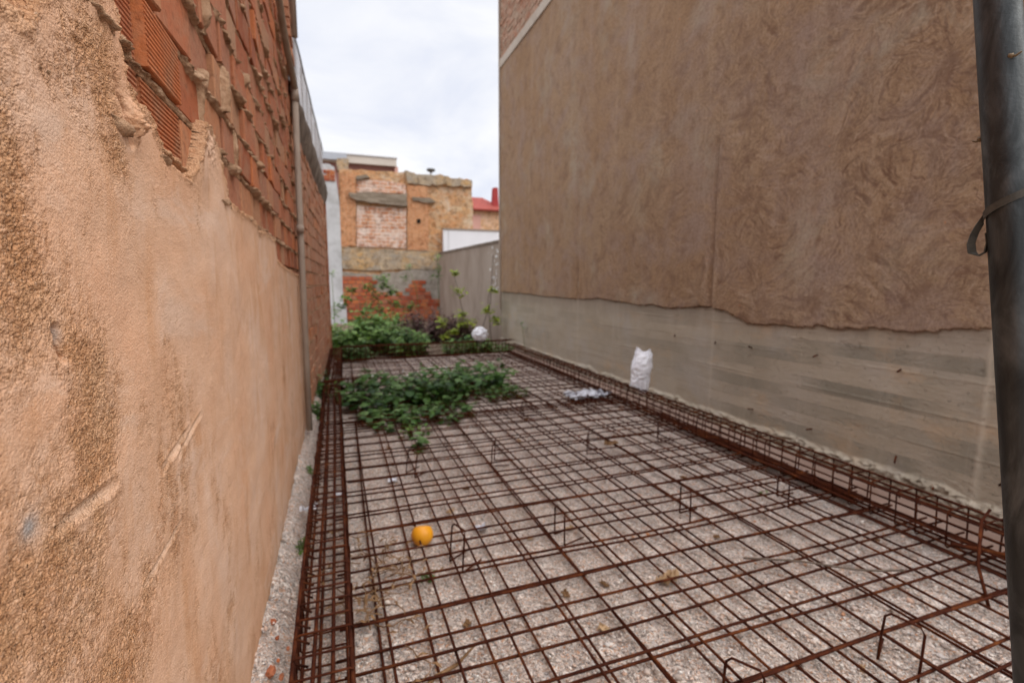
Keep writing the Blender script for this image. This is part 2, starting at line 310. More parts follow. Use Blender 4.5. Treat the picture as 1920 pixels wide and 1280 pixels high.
M = dict(
    scrim=m_scrim(),
    plaster=m_plaster(), mortar=m_mortar(), rust=m_rust(), gravel=m_gravel(), stone=m_stone(), render=m_render(), conc=m_concrete(),
    brick=m_brick('hollow_clay_brick', [(0.30, 0.085, 0.035), (0.40, 0.125, 0.055), (0.46, 0.17, 0.085), (0.36, 0.155, 0.09), (0.52, 0.165, 0.06), (0.42, 0.23, 0.13)], (0.37, 0.215, 0.13), 0.7),
    brick2=m_brick('weathered_clay_brick', [(0.40, 0.15, 0.075), (0.48, 0.20, 0.105), (0.44, 0.22, 0.135), (0.55, 0.21, 0.09)], (0.52, 0.35, 0.24), 0.9),
    dullbrick=m_brick('dull_brick', [(0.36, 0.17, 0.10), (0.42, 0.23, 0.15), (0.38, 0.26, 0.18)], (0.48, 0.37, 0.28), 0.95),
    cementband=m_simple('pale_cement_band', [(0.38, 0.31, 0.245), (0.46, 0.39, 0.32), (0.52, 0.45, 0.38)], 1.5, 0.9, 0.004),
    redbrick=m_brick('red_brick', [(0.28, 0.05, 0.022), (0.46, 0.10, 0.04), (0.56, 0.20, 0.075), (0.36, 0.065, 0.028), (0.42, 0.16, 0.09)], (0.34, 0.2, 0.13), 0.5),
    cement=m_simple('grey_cement', [(0.19, 0.155, 0.12), (0.30, 0.26, 0.215), (0.38, 0.34, 0.29)], 5, 0.92, 0.012, 30),
    coping=m_simple('weathered_cement_coping', [(0.10, 0.075, 0.055), (0.19, 0.145, 0.11), (0.30, 0.25, 0.20)], 4, 0.92, 0.02, 22),
    pvc=m_simple('grey_pvc', [(0.27, 0.20, 0.15), (0.36, 0.285, 0.225), (0.42, 0.345, 0.28)], 5, 0.7, 0, aniso=(1, 1, 0.3)),
    sheetwhite=m_simple('white_sheet', [(0.66, 0.66, 0.68), (0.74, 0.74, 0.76)], 3, 0.6, 0),
    galv=m_simple('galvanised_steel', [(0.025, 0.028, 0.028), (0.05, 0.055, 0.055), (0.11, 0.12, 0.12)], 16, 0.5, 0.0008, 160, 0.7, 0.5, 0.8, (1, 1, 0.35)),
    strap=m_simple('dark_strap', [(0.045, 0.042, 0.034), (0.085, 0.078, 0.062)], 40, 0.6, 0.001, 200),
    wire=m_simple('tie_wire', [(0.10, 0.075, 0.045), (0.22, 0.16, 0.09)], 60, 0.6, 0),
    soil=m_simple('bare_soil', [(0.09, 0.06, 0.04), (0.16, 0.11, 0.075), (0.24, 0.18, 0.13)], 4, 0.95, 0.03, 18),
    footing=m_simple('smooth_footing_concrete', [(0.21, 0.135, 0.10), (0.25, 0.165, 0.125), (0.29, 0.205, 0.16)], 3, 0.8, 0.003, 40),
    bag=m_simple('white_plastic_bag', [(0.72, 0.72, 0.75), (0.86, 0.86, 0.88)], 8, 0.45, 0.006, 30, 0, 0.4),
    film=m_simple('litter_film', [(0.30, 0.30, 0.32), (0.64, 0.64, 0.67), (0.40, 0.40, 0.43), (0.06, 0.06, 0.08)], 9, 0.4, 0.006, 30, 0, 0.4, 1.0),
    paper=m_simple('white_paper', [(0.70, 0.70, 0.74), (0.82, 0.82, 0.84)], 20, 0.8, 0),
    yellow=m_simple('yellow_plastic', [(0.68, 0.27, 0.008), (0.76, 0.33, 0.012)], 6, 0.45, 0.001, 30, 0, 0.4),
    leafdark=m_leaf('broad_leaf', [(0.020, 0.056, 0.010), (0.042, 0.108, 0.016), (0.085, 0.18, 0.028), (0.15, 0.25, 0.07)]),
    leafmid=m_leaf('weed_leaf', [(0.035, 0.085, 0.014), (0.085, 0.18, 0.025), (0.16, 0.28, 0.04), (0.20, 0.28, 0.08)]),
    leafyel=m_leaf('young_leaf', [(0.22, 0.30, 0.03), (0.34, 0.41, 0.045), (0.42, 0.46, 0.06)], 0.4),
    leafred=m_leaf('dry_leaf', [(0.05, 0.022, 0.018), (0.09, 0.035, 0.026), (0.13, 0.06, 0.04)]),
    stem=m_simple('green_stem', [(0.08, 0.12, 0.03), (0.14, 0.17, 0.05)], 10, 0.7, 0),
    twig=m_simple('dry_stalk', [(0.10, 0.05, 0.02), (0.20, 0.11, 0.05), (0.30, 0.18, 0.09)], 20, 0.85, 0),
    darktwig=m_simple('dark_twig', [(0.10, 0.07, 0.05), (0.16, 0.12, 0.09)], 20, 0.85, 0),
    deadleaf=m_simple('dead_leaf', [(0.40, 0.26, 0.14), (0.52, 0.36, 0.21)], 12, 0.8, 0.003, 60),
    petal=m_simple('white_petal', [(0.75, 0.75, 0.73), (0.82, 0.82, 0.8)], 10, 0.7, 0),
    greycol=m_simple('pale_grey_render', [(0.36, 0.35, 0.34), (0.50, 0.50, 0.50), (0.58, 0.58, 0.58)], 1.3, 0.9, 0.02, 9),
    greywall=m_simple('grey_brown_render', [(0.25, 0.19, 0.145), (0.31, 0.245, 0.195), (0.36, 0.295, 0.24)], 1.5, 0.9, 0.012, 12, aniso=(1, 1, 0.5)),
    whitewall=m_simple('white_painted_wall', [(0.72, 0.72, 0.74), (0.80, 0.80, 0.82)], 0.8, 0.8, 0.004, 9),
    beigeband=m_simple('beige_parapet', [(0.52, 0.46, 0.39), (0.60, 0.54, 0.47)], 0.7, 0.85, 0),
    maroon=m_simple('dark_red_render', [(0.26, 0.12, 0.095), (0.32, 0.16, 0.13)], 0.8, 0.85, 0),
    pinkwall=m_simple('pink_render', [(0.55, 0.30, 0.24), (0.60, 0.36, 0.30)], 0.8, 0.85, 0),
    redtile=m_simple('red_roof_tile', [(0.20, 0.038, 0.026), (0.30, 0.06, 0.042)], 2, 0.8, 0.05, 7, aniso=(3, 1, 1)),
    redpaint=m_simple('red_brick_stack', [(0.30, 0.035, 0.035), (0.36, 0.055, 0.05)], 2, 0.8, 0),
    orangewall=m_wallbrick('orange_stone_wall', (0.62, 0.33, 0.15), (0.66, 0.40, 0.22), (0.62, 0.46, 0.30), 0.5, 0.22, (0.70, 0.50, 0.36), 1.0),
    ruinbrick=m_wallbrick('ruin_pillar_brick', (0.52, 0.20, 0.085), (0.64, 0.29, 0.13), (0.55, 0.36, 0.22), 0.28, 0.085, (0.64, 0.36, 0.20), 2.6, .014, .6, .08),
    ruinfill=m_wallbrick('ruin_infill_brick', (0.56, 0.22, 0.11), (0.64, 0.31, 0.16), (0.66, 0.48, 0.37), 0.34, 0.15, (0.74, 0.60, 0.51), 2.6, 0.03, 0.95, 0.10),
    ruinstone=m_rubble('ruin_rubble_stone', [(0.56, 0.26, 0.11), (0.66, 0.42, 0.22), (0.60, 0.32, 0.14), (0.64, 0.48, 0.31), (0.50, 0.30, 0.16)], (0.54, 0.41, 0.29), 6.0, (0.62, 0.31, 0.14), (0.68, 0.55, 0.41)),
    ruinmud=m_rubble('ruin_mud_stone', [(0.40, 0.27, 0.15), (0.60, 0.37, 0.16), (0.50, 0.37, 0.24), (0.36, 0.30, 0.235)], (0.44, 0.35, 0.26), 6.5, (0.39, 0.33, 0.26), (0.60, 0.46, 0.30)),
    beam=m_simple('old_grey_timber', [(0.12, 0.09, 0.06), (0.24, 0.19, 0.14), (0.36, 0.30, 0.23)], 4, 0.95, 0.04, 14, aniso=(0.4, 1, 2)),
    roofpanel=m_simple('blue_grey_sheet', [(0.38, 0.40, 0.43), (0.44, 0.46, 0.50)], 2, 0.6, 0),
    dark=m_simple('painted_hole_shade', [(0.015, 0.012, 0.010), (0.02, 0.016, 0.012)], 4, 0.95, 0),  # near-black colour standing in for shade inside the pillar opening
    metaldark=m_simple('dark_metal', [(0.10, 0.10, 0.10), (0.16, 0.16, 0.16)], 10, 0.6, 0, 30, 0.5),
)

# ================================================================== SETTING
tag(mesh_obj('ground', [(-150,-150,-0.10),(200,-150,-0.10),(200,250,-0.10),(-150,250,-0.10)], [(0,1,2,3)], M['soil']), kind='structure')
tag(mesh_obj('footing_strip', [(3.5,-1.5,-0.075),(4.4,-1.5,-0.075),(4.4,12.7,-0.075),(3.5,12.7,-0.075)], [(0,1,2,3)], M['footing']), kind='structure')
def gravel_bed():
    xs = np.linspace(-0.62, 3.80, 150); ys = np.concatenate([np.linspace(-1.5, 0.6, 20)[:-1], np.geomspace(0.6, 10.45, 330)])
    X, Y = np.meshgrid(xs, ys); P = np.stack([X.ravel(), Y.ravel(), 0*X.ravel()], -1)
    z = 0.014*fbm(P*2.2, 3)+0.008*fbm(P*14, 3)
    # rubble bank against the left wall
    wallx = np.where(P[:, 1] < 5.4, -0.37, -0.37+(P[:, 1]-5.4)*0.0315)
    d = P[:, 0]-wallx
    z += sstep(0.17, 0.0, d)*(0.11+0.05*fbm(P*5, 3))
    edge = 3.66+0.035*fbm(P*np.array([1, 3, 1]), 4)+0.05*fbm(np.array([0.0, 1, 0])*P*0.7, 2)
    z -= sstep(-0.03, 0.05, P[:, 0]-edge)*0.16
    P[:, 2] = z
    return tag(grid(len(xs), len(ys), P, 'gravel_bed', M['gravel']), kind='structure')
gravel_bed()
def pebbles():
    ph = (1+5**.5)/2
    base = np.array([(-1,ph,0),(1,ph,0),(-1,-ph,0),(1,-ph,0),(0,-1,ph),(0,1,ph),(0,-1,-ph),(0,1,-ph),(ph,0,-1),(ph,0,1),(-ph,0,-1),(-ph,0,1)], float)/1.9
    fc = np.array([(0,11,5),(0,5,1),(0,1,7),(0,7,10),(0,10,11),(1,5,9),(5,11,4),(11,10,2),(10,7,6),(7,1,8),(3,9,4),(3,4,2),(3,2,6),(3,6,8),(3,8,9),(4,9,5),(2,4,11),(6,2,10),(8,6,7),(9,8,1)])
    n = 24000
    y = 0.9*np.exp(RNG.random(n)*math.log(5.5/0.9)); x = -0.40+RNG.random(n)*4.03
    r = np.exp(RNG.normal(math.log(0.0042), 0.42, n)); r = np.clip(r, 0.0022, 0.016)
    V = base[None]*(r[:, None, None])*(0.7+0.6*RNG.random((n, 12, 1)))*(np.array([1, 1, .7])*(0.7+0.6*RNG.random((n, 1, 3))))
    z = 0.006+0.014*fbm(np.stack([x, y, 0*x], -1)*2.2, 3)+sstep(0.17, 0.0, x+0.37)*0.11
    V += np.stack([x, y, z], -1)[:, None]
    F = (fc[None]+12*np.arange(n)[:, None, None]).reshape(-1, 3)
    o = mesh_obj('gravel_stones', V.reshape(-1, 3), F, M['stone'], None, True, {'rnd': np.repeat(RNG.random(n), 12)})
    tag(o, 'loose pale gravel stones covering the plot under the mesh', 'gravel', kind='stuff')
pebbles()

# ================================================================== LEFT WALL
LX = -0.37
def courses(name, parent, mat, y0, y1, z0, zc, z1, x0, bh=0.169, bl=0.285, joint=0.022, rib=None, slope=0.0, depth=0.10, seed=1, skip=None):
    """laid bricks; front faces look to +X. slope = dX/dY of the wall line"""
    rg = random.Random(seed); mb = MB(); row = 0
    k0 = int(math.floor((z0-zc)/bh)); k1 = int(math.ceil((z1-zc)/bh))
    for k in range(k0, k1):
        za = zc+k*bh+joint/2; zb = za+bh-joint
        off = (k % 2)*bl*0.5+rg.uniform(-0.04, 0.04); y = y0-bl+off
        while y < y1:
            L = bl*rg.uniform(0.94, 1.06); ya = max(y, y0)+joint/2; yb = min(y+L, y1)-joint/2; y += L
            if yb-ya < 0.03: continue
            if skip and skip((ya+yb)/2, (za+zb)/2): continue
            dx = rg.uniform(-0.009, 0.007); tl = rg.uniform(-0.009, 0.009); r = rg.random()
            if skip and za < max(np.interp(y_, BY, BZ) for y_ in (ya, (ya+yb)/2, yb))+.05: dx, tl = -0.012, 0.0
            ribs = rib and rib((ya+yb)/2, (za+zb)/2)
            xa = x0+slope*(ya-y0)+dx-tl; xb = x0+slope*(yb-y0)+dx+tl
            if ribs:
                prof = []; nr = 13; hz = (zb-za)/nr
                for i in range(nr):
                    q = za+i*hz; prof += [(q+hz*0.08, -ribs), (q+hz*0.3, 0), (q+hz*0.72, 0), (q+hz*0.94, -ribs)]
                v = []
                for (q, dd) in prof: v += [(xa+dd, ya, q), (xb+dd, yb, q)]
                n = len(prof); v += [(xa-depth, ya, za), (xb-depth, yb, za), (xa-depth, ya, zb), (xb-depth, yb, zb)]
                f = [(2*i, 2*i+1, 2*i+3, 2*i+2) for i in range(n-1)]+[(2*n, 2*n+1, 1, 0), (2*n-2, 2*n-1, 2*n+3, 2*n+2)]
                f += [tuple([2*n]+[2*i for i in range(n)]+[2*n+2]), tuple([2*n+1]+[2*i+1 for i in range(n)]+[2*n+3])]
                mb.add(v, f, r)
            else:
                c = 0.004
                v = [(xa-depth,ya,za),(xb-depth,yb,za),(xb-depth,yb,zb),(xa-depth,ya,zb),
                     (xa-c,ya,za),(xb-c,yb,za),(xb-c,yb,zb),(xa-c,ya,zb),
                     (xa,ya+c,za+c),(xb,yb-c,za+c),(xb,yb-c,zb-c),(xa,ya+c,zb-c)]
                mb.add(v, [(0,1,5,4),(1,2,6,5),(2,3,7,6),(3,0,4,7),(4,5,9,8),(5,6,10,9),(6,7,11,10),(7,4,8,11),(8,9,10,11)], r)
    return mb.build(name, mat, parent)
def mortar_lumps(parent, y0, y1, zs, x0, amp=0.026, slope=0.0, seed=0, vert=(), jh=0.010):
    """squeezed-out mortar ridges along the bed joints, with bare stretches"""
    Vs = []; Fs = []; n0 = 0; na = 9
    runs = [('h', z, y0, y1) for z in zs]+[('v', y, za, zb) for (y, za, zb) in vert]
    for i, (kind, c, a, b) in enumerate(runs):
        m = max(12, int((b-a)/0.007)); t = np.linspace(a, b, m); th = np.linspace(-1, 1, na)
        T, A = np.meshgrid(t, th, indexing='ij')
        p = np.stack([T*5, A*0.35+i*7.7, 0*T+seed], -1)
        e = np.clip(0.45+1.3*fbm(p*np.array([1.5, .8, 1]), 5, 0.68), 0, 1.3)*np.clip(0.55+1.5*perlin(np.stack([T*2.1, 0*T+i*3.3, 0*T+seed+5], -1)), 0.02, 1)
        if kind == 'v': e = np.clip(e*1.3+0.25, 0, 1.2)
        prof = np.sqrt(np.clip(1-A*A, 0, 1))
        out = x0-0.013+prof*(0.003+amp*e)+0.004*prof*fbm(np.stack([T*40, A*1.6+i*3.3, 0*T], -1), 3, .65); wv = A*(jh+0.010*e)+0.006*perlin(np.stack([T*14, 0*T+i, 0*T], -1))-0.006*e
        if kind == 'h': V = np.stack([out+slope*(T-y0), T, c+wv], -1)
        else: V = np.stack([out, c+wv, T], -1)
        idx = n0+np.arange(m*na).reshape(m, na); n0 += m*na
        Fs.append(np.stack([idx[:-1, :-1], idx[1:, :-1], idx[1:, 1:], idx[:-1, 1:]], -1).reshape(-1, 4)); Vs.append(V.reshape(-1, 3))
    return mesh_obj('mortar', np.concatenate(Vs), np.concatenate(Fs), M['mortar'], parent, True)

BY = [-1, 0.80, 0.835, 0.852, 0.885, 0.96, 1.06, 1.12, 1.165, 1.178, 1.195, 1.25, 1.33, 1.36, 1.48, 1.60, 1.65, 1.70, 1.75, 1.80, 1.85, 1.91, 1.98, 2.02, 2.07, 2.13, 2.2, 2.73, 2.80, 3.10, 3.48, 3.56, 4.0, 4.49, 5.0, 5.5]
BZ = [1.97, 1.925, 1.935, 1.92, 1.975, 2.01, 2.05, 2.09, 2.09, 2.04, 1.99, 1.965, 1.945, 1.915, 1.893, 1.888, 1.915, 1.975, 2.04, 2.085, 2.10, 2.085, 2.06, 2.03, 1.97, 1.905, 1.893, 1.886, 1.85, 1.87, 1.86, 1.745, 1.70, 1.69, 1.66, 1.66]
ZC = 1.895; BH = 0.169
lw = thing('party_wall', 'left boundary wall with peeling sandy plaster below and bare hollow red brick above', 'wall', (0, 0, 0))
mb = MB(); mb.box(LX-0.30, LX-0.040, -0.6, 5.46, -0.05, 5.6); mb.box(LX-0.055, LX-0.042, -0.6, 5.46, -0.05, 5.6); mb.build('mortar_core', M['mortar'], lw)
def ribf(y, z):
    if z < ZC+1*BH and 1.1 < y < 1.72: return 0.0042
    if z < ZC+2*BH and y < 1.5: return 0.0022
    if z < ZC+BH and y < 1.1: return 0.0035
    return None
courses('brick_courses', lw, M['brick'], -0.6, 5.44, 1.72, ZC, 5.6, LX-0.012, BH, rib=ribf, seed=4, skip=lambda y, z: z+.085 < min(np.interp(y+q, BY, BZ) for q in (-.14, -.07, 0, .07, .14))+(.04 if .9 < y < 1.1 else 0))
mortar_lumps(lw, 0.4, 5.44, [ZC+k*BH for k in range(0, 20)], LX-0.012, 0.034, seed=2,
             vert=[(1.86, ZC+0.02+BH*1, ZC+BH*2.2), (2.42, ZC+BH, ZC+2*BH), (2.16, ZC+2*BH, ZC+3*BH), (3.1, ZC+BH, ZC+2*BH), (2.7, ZC+3*BH, ZC+4*BH), (1.92, ZC+3*BH, ZC+4*BH)])
# plaster coat
def plaster():
    ys = [0.30]
    while ys[-1] < 5.40: ys.append(ys[-1]+max(0.0024, 0.0032*ys[-1]))
    ys = np.array([-0.6, -0.3, 0.0]+ys); zs = np.arange(0.02, 2.24, 0.0032)
    Y, Z = np.meshgrid(ys, zs); y = Y.ravel(); z = Z.ravel(); P = np.stack([0*y, y, z], -1)
    top = np.interp(y, BY, BZ)
    n1 = fbm(P*16, 4, 0.6)
    top = top+0.03*sstep(0.86, 0.90, y)*sstep(1.18, 1.14, y)+0.012
    d = top-z+0.014*n1+0.006*perlin(P*90)
    bot = 0.10+0.05*fbm(P*np.array([1, 2.0, 0])+3.3, 3)+0.02*perlin(P*np.array([1, 14, 0])); dlow = z-bot+0.01*n1
    dd = np.minimum(d, dlow)
    big = fbm(P*1.6+9, 4)
    # coarse, worn-through areas
    def blob(cy, cz, ry, rz): return np.exp(-((y-cy)/ry)**2-((z-cz)/rz)**2)
    m = 0.55*fbm(P*np.array([1, 4.0, 2.6])+2.2, 5, 0.6)+0.28*perlin(P*np.array([1, 22, 14.]))
    m += 0.22*perlin(P*48)+0.24*perlin(P*100)+0.10*sstep(1.3, 0.7, y)
    m += 0.6*blob(0.80, 1.62, 0.16, 0.16)+0.6*blob(0.96, 1.38, 0.16, 0.13)+0.55*blob(0.66, 1.85, 0.12, 0.12)+0.55*blob(0.72, 1.20, 0.2, 0.10)+0.35*blob(1.1, 1.0, 0.35, 0.12)
    m += 0.4*blob(1.08, 1.99, 0.12, 0.07)-0.5*blob(0.92, 1.79, 0.10, 0.10)-0.45*blob(1.30, 1.62, 0.28, 0.18)-0.3*blob(0.80, 1.44, 0.06, 0.05)-0.35*blob(2.4, 1.3, 0.9, 0.5)-0.2*sstep(1.4, 2.2, y)
    rough = sstep(-0.12, 0.8, m)
    grain = fbm(P*105, 3, 0.8); lump = fbm(P*45, 3, 0.65)
    near = np.clip(1.6-y*0.3, 0.3, 1)
    h = 0.019+0.006*big+0.003*fbm(P*6, 3)
    h += rough*(-0.003+0.0024*grain+0.0018*lump)+(1-rough)*(0.0004*grain+0.0004*lump)
    # trowel gouges
    pale = np.zeros_like(y)
    for (ya, za, yb, zb, w, dp) in [(0.80, 1.268, 0.965, 1.262, 0.010, 0.007), (1.20, 1.20, 1.40, 1.23, 0.009, 0.006), (1.30, 1.19, 1.52, 1.24, 0.008, 0.004), (1.05, 1.02, 1.30, 1.04, 0.007, 0.003)]:
        t = np.clip(((y-ya)*(yb-ya)+(z-za)*(zb-za))/((yb-ya)**2+(zb-za)**2), 0, 1)
        ds = np.hypot(y-ya-t*(yb-ya), z-za-t*(zb-za)); g = np.exp(-(ds/w)**2)*np.sqrt(np.clip(t*(1-t)*4, 0, 1)); h -= dp*g*(1 if True else 0); h += 0.3*dp*np.exp(-((ds-w*1.6)/(w*.6))**2); pale = np.maximum(pale, 0.75*g)
    # cracks / knocked-out lumps
    for pts in ([(1.135, 1.975), (1.150, 1.945), (1.165, 1.925), (1.176, 1.89), (1.185, 1.87)], [(0.842, 1.535), (0.845, 1.51), (0.85, 1.495)], [(1.40, 1.90), (1.475, 1.895), (1.60, 1.888)]):
        for (ya, za), (yb, zb) in zip(pts, pts[1:]):
            t = np.clip(((y-ya)*(yb-ya)+(z-za)*(zb-za))/((yb-ya)**2+(zb-za)**2), 0, 1)
            ds = np.hypot(y-ya-t*(yb-ya), z-za-t*(zb-za))+0.003*perlin(P*120); h -= 0.03*np.exp(-(ds/0.0055)**2)
    h += 0.022*np.exp(-((y-1.20)/0.022)**2-((z-1.915)/0.03)**2)*(1+0.8*grain)
    h += 0.012*np.exp(-((y-1.73)/0.07)**4-((z-1.99)/0.10)**4)
    for (cy, cz) in [(1.80, 2.03), (1.80, 1.985)]: h -= 0.035*np.exp(-((y-cy)/0.022)**4-((z-cz)/0.013)**4)
    h += 0.008*np.exp(-((y-1.86)/0.12)**2-((z-2.05)/0.07)**2)*(0.6+0.9*lump)
    h += 0.004*sstep(0.05, 0.0, d)*(0.4+1.2*lump)*sstep(1.5, 1.7, y+1.0)
    # ragged rim folds back to the bricks
    h = np.where(dd < 0.012, h*sstep(-0.012, 0.006, dd)-0.03*sstep(0.002, -0.012, dd), h)
    grey = 0.9*blob(0.735, 1.30, 0.018, 0.016)+0.9*blob(0.845, 1.525, 0.008, 0.014)
    rough = np.clip(np.maximum(rough, 0.8*sstep(0.05, 0.0, np.minimum(d, dlow))), 0, 1)
    P[:, 0] = LX+h-0.02
    return grid(len(ys), len(zs), P, 'plaster_coat', M['plaster'], lw, {'rough': rough, 'pale': pale, 'grey': np.clip(grey, 0, 1)}, True, dd > -0.012)
plaster()
# downpipe, loose conduit, upper pipe (fixed to the wall: parts)
dp = thing('downpipe', 'tall pale grey downpipe at the far edge of the plastered wall', 'pipe', (0, 0, 0))
mb = MB(); mb.tube([(-0.325, 5.05, 0.15), (-0.325, 5.15, 1.5), (-0.325, 5.30, 2.7), (-0.325, 5.42, 3.42)], 0.030, 12); pipe_ = mb.build('pipe', M['pvc'], dp, True)
mb = MB(); mb.tube([(-0.325, 5.40, 3.36), (-0.325, 5.43, 3.5)], 0.036, 12); mb.build('collar', M['pvc'], pipe_, True)
mb = MB(); mb.tube([(-0.325, 5.19, 2.08), (-0.325, 5.205, 2.15)], 0.035, 12); mb.build('collar', M['pvc'], pipe_, True)
mb = MB(); mb.tube([(-0.335, 2.2, 4.55), (-0.335, 3.2, 4.12), (-0.335, 4.2, 3.74), (-0.33, 4.8, 3.58), (-0.325, 5.3, 3.53), (-0.32, 5.46, 3.47)], [0.020, 0.022, 0.026, 0.028, 0.03, 0.03], 8); 
tag(mb.build('conduit', M['pvc'], None, True), 'thin pale conduit running along the brick down to the downpipe top', 'conduit')
mb = MB(); mb.tube([(-0.30, 5.40, 3.95), (-0.30, 5.40, 6.0)], 0.03, 10)
tag(mb.build('vent_pipe', M['pvc'], None, True), 'short pale upright pipe on the brick pier above the conduit', 'pipe')
# brick pier closing the near wall
pier = MB(); rg = random.Random(5)
for k in range(22):
    z = 3.62+k*0.085; pier.box(-0.42, -0.325+rg.uniform(-.012, .012), 5.22, 5.47+rg.uniform(-.01, .02), z, z+0.068, rg.random())
pier.build('brick_pier', M['brick2'], lw)
# far wall section
S = 0.0315
fw = thing('rear_party_wall', 'far stretch of left wall in bare weathered brick with a dark rounded cement top', 'wall', (0, 0, 0))
mb = MB()
x0 = LX-0.03
mb.add([(x0-0.25,5.46,-.05),(x0,5.46,-.05),(x0+S*5.4,10.84,-.05),(x0+S*5.4-.25,10.84,-.05),(x0-0.25,5.46,3.6),(x0,5.46,3.6),(x0+S*5.4,10.84,3.6),(x0+S*5.4-.25,10.84,3.6)], [(0,3,2,1),(4,5,6,7),(0,1,5,4),(1,2,6,5),(2,3,7,6),(3,0,4,7)])
mb.build('mortar_core', M['mortar'], fw)
courses('brick_courses', fw, M['brick2'], 5.46, 10.86, 0.0, ZC, 3.3, LX, BH, slope=S, seed=9)
mortar_lumps(fw, 5.46, 10.84, [ZC+k*BH for k in range(-11, 9)], LX, 0.012, slope=S, seed=8)
def coping():
    t = np.linspace(5.46, 10.92, 120); a = np.linspace(0, 1, 15); T, A = np.meshgrid(t, a, indexing='ij')
    th = A*math.pi; px = np.where(A < 0.35, 0.075*np.sin(np.clip(A/0.35, 0, 1)*math.pi/2), 0.075-0.40*((A-0.35)/0.65)**1.2); pz = 3.16+0.44*np.sin(np.clip(A/0.7, 0, 1)*math.pi/2)
    nz = 0.03*fbm(np.stack([T*1.7, A*3, 0*T], -1), 4)
    V = np.stack([LX+S*(T-5.46)+px+nz*0.7, T, pz+nz], -1).reshape(-1, 3)
    return grid(15, 120, V, 'cement_coping', M['coping'], fw)
coping()
mb = MB(); xe = LX+S*5.44; mb.box(xe-0.3, xe+0.03, 10.84, 10.90, -0.05, 3.5); mb.build('end_face', M['brick2'], fw)
# fence on the far wall
fe = thing('wall_top_fence', 'pale mesh screen fence standing on the far left wall', 'fence', (0, 0, 0))
def fx(y): return LX+S*(y-5.46)+0.01
for y in np.linspace(5.6, 10.8, 8): mb = MB(); mb.tube([(fx(y)-0.03, y, 3.5), (fx(y)-0.03, y, 4.32)], 0.014, 6); mb.build('fence_post', M['metaldark'], fe)
mb = MB(); mb.tube([(fx(y), y, 4.27+0.012*math.sin(y*5)) for y in np.linspace(5.45, 10.9, 30)], 0.012, 6); mb.build('top_wire', M['metaldark'], fe)
mb = MB()
for i in range(14):
    y = 5.45+i*0.40; mb.tube([(fx(y), y, 3.56), (fx(y), y, 4.27)], 0.0035, 4)
for z in np.linspace(3.62, 4.24, 14): mb.tube([(fx(5.45), 5.45, z), (fx(10.9), 10.9, z)], 0.003, 4)
mb.build('wire_mesh', M['sheetwhite'], fe)
mb = MB(); mb.add([(fx(5.45)-.012,5.45,3.56),(fx(10.9)-.012,10.9,3.56),(fx(10.9)-.012,10.9,4.25),(fx(5.45)-.012,5.45,4.25)], [(0,1,2,3)])
mb.build('screen', M['scrim'], fe)
mb = MB(); rg = random.Random(3)
for k in range(7):
    p = Vector((fx(5.5)+rg.uniform(0, .03), 5.45, 5.02+rg.uniform(-.03, .03))); pts = [p]
    for j in range(5): p = p+Vector((rg.uniform(0.0, .06), rg.uniform(-.02, .03), rg.uniform(-.03, .035))); pts.append(p)
    mb.tube(pts, 0.004, 5)
mb.tube([(fx(5.45), 5.42, 4.2), (fx(5.5)+.01, 5.45, 4.9), (fx(5.5)+.03, 5.45, 5.03)], 0.006, 5)
tag(mb.build('wire_tangle', M['darktwig']), 'small dark tangle of loose wire sticking out into the sky above the left wall', 'wire')
# rubble along the wall foot
rub = MB(); rg = random.Random(12)
def chunk(mb, c, r, sq=(1, 1, .7), seed=0, a=0.0):
    rr = random.Random(seed); vs = []; n = 7
    for i in range(5):
        ph = math.pi*i/4
        for k in range(n):
            t = 2*math.pi*k/n; q = r*rr.uniform(.75, 1.2); vs.append((c[0]+sq[0]*q*math.sin(ph)*math.cos(t), c[1]+sq[1]*q*math.sin(ph)*math.sin(t), c[2]+sq[2]*q*math.cos(ph)))
    mb.add(vs, [(i*n+k, (i+1)*n+k, (i+1)*n+(k+1) % n, i*n+(k+1) % n) for i in range(4) for k in range(n)], a)
for i, (u, v, s) in enumerate([(533, 955, .014), (533, 1000, .011), (520, 1085, .012), (512, 1165, .018), (520, 1195, .011), (540, 1215, .010), (508, 1258, .024), (522, 1237, .010), (528, 1268, .015), (548, 935, .010), (562, 850, .012)]):
    z = 0.10; x, y = on_g(u, v, z); b = MB(); chunk(b, (0, 0, 0), s, (0.8, 1.2, .7), i, rg.random())
    o = b.build('brick_fragment', M['brick'] if i != 9 else M['stone'], None, False, (x, y, z))
    tag(o, 'small broken red brick fragment in the rubble at the foot of the plastered wall', 'brick fragment', 'brick fragments along the plastered wall foot')

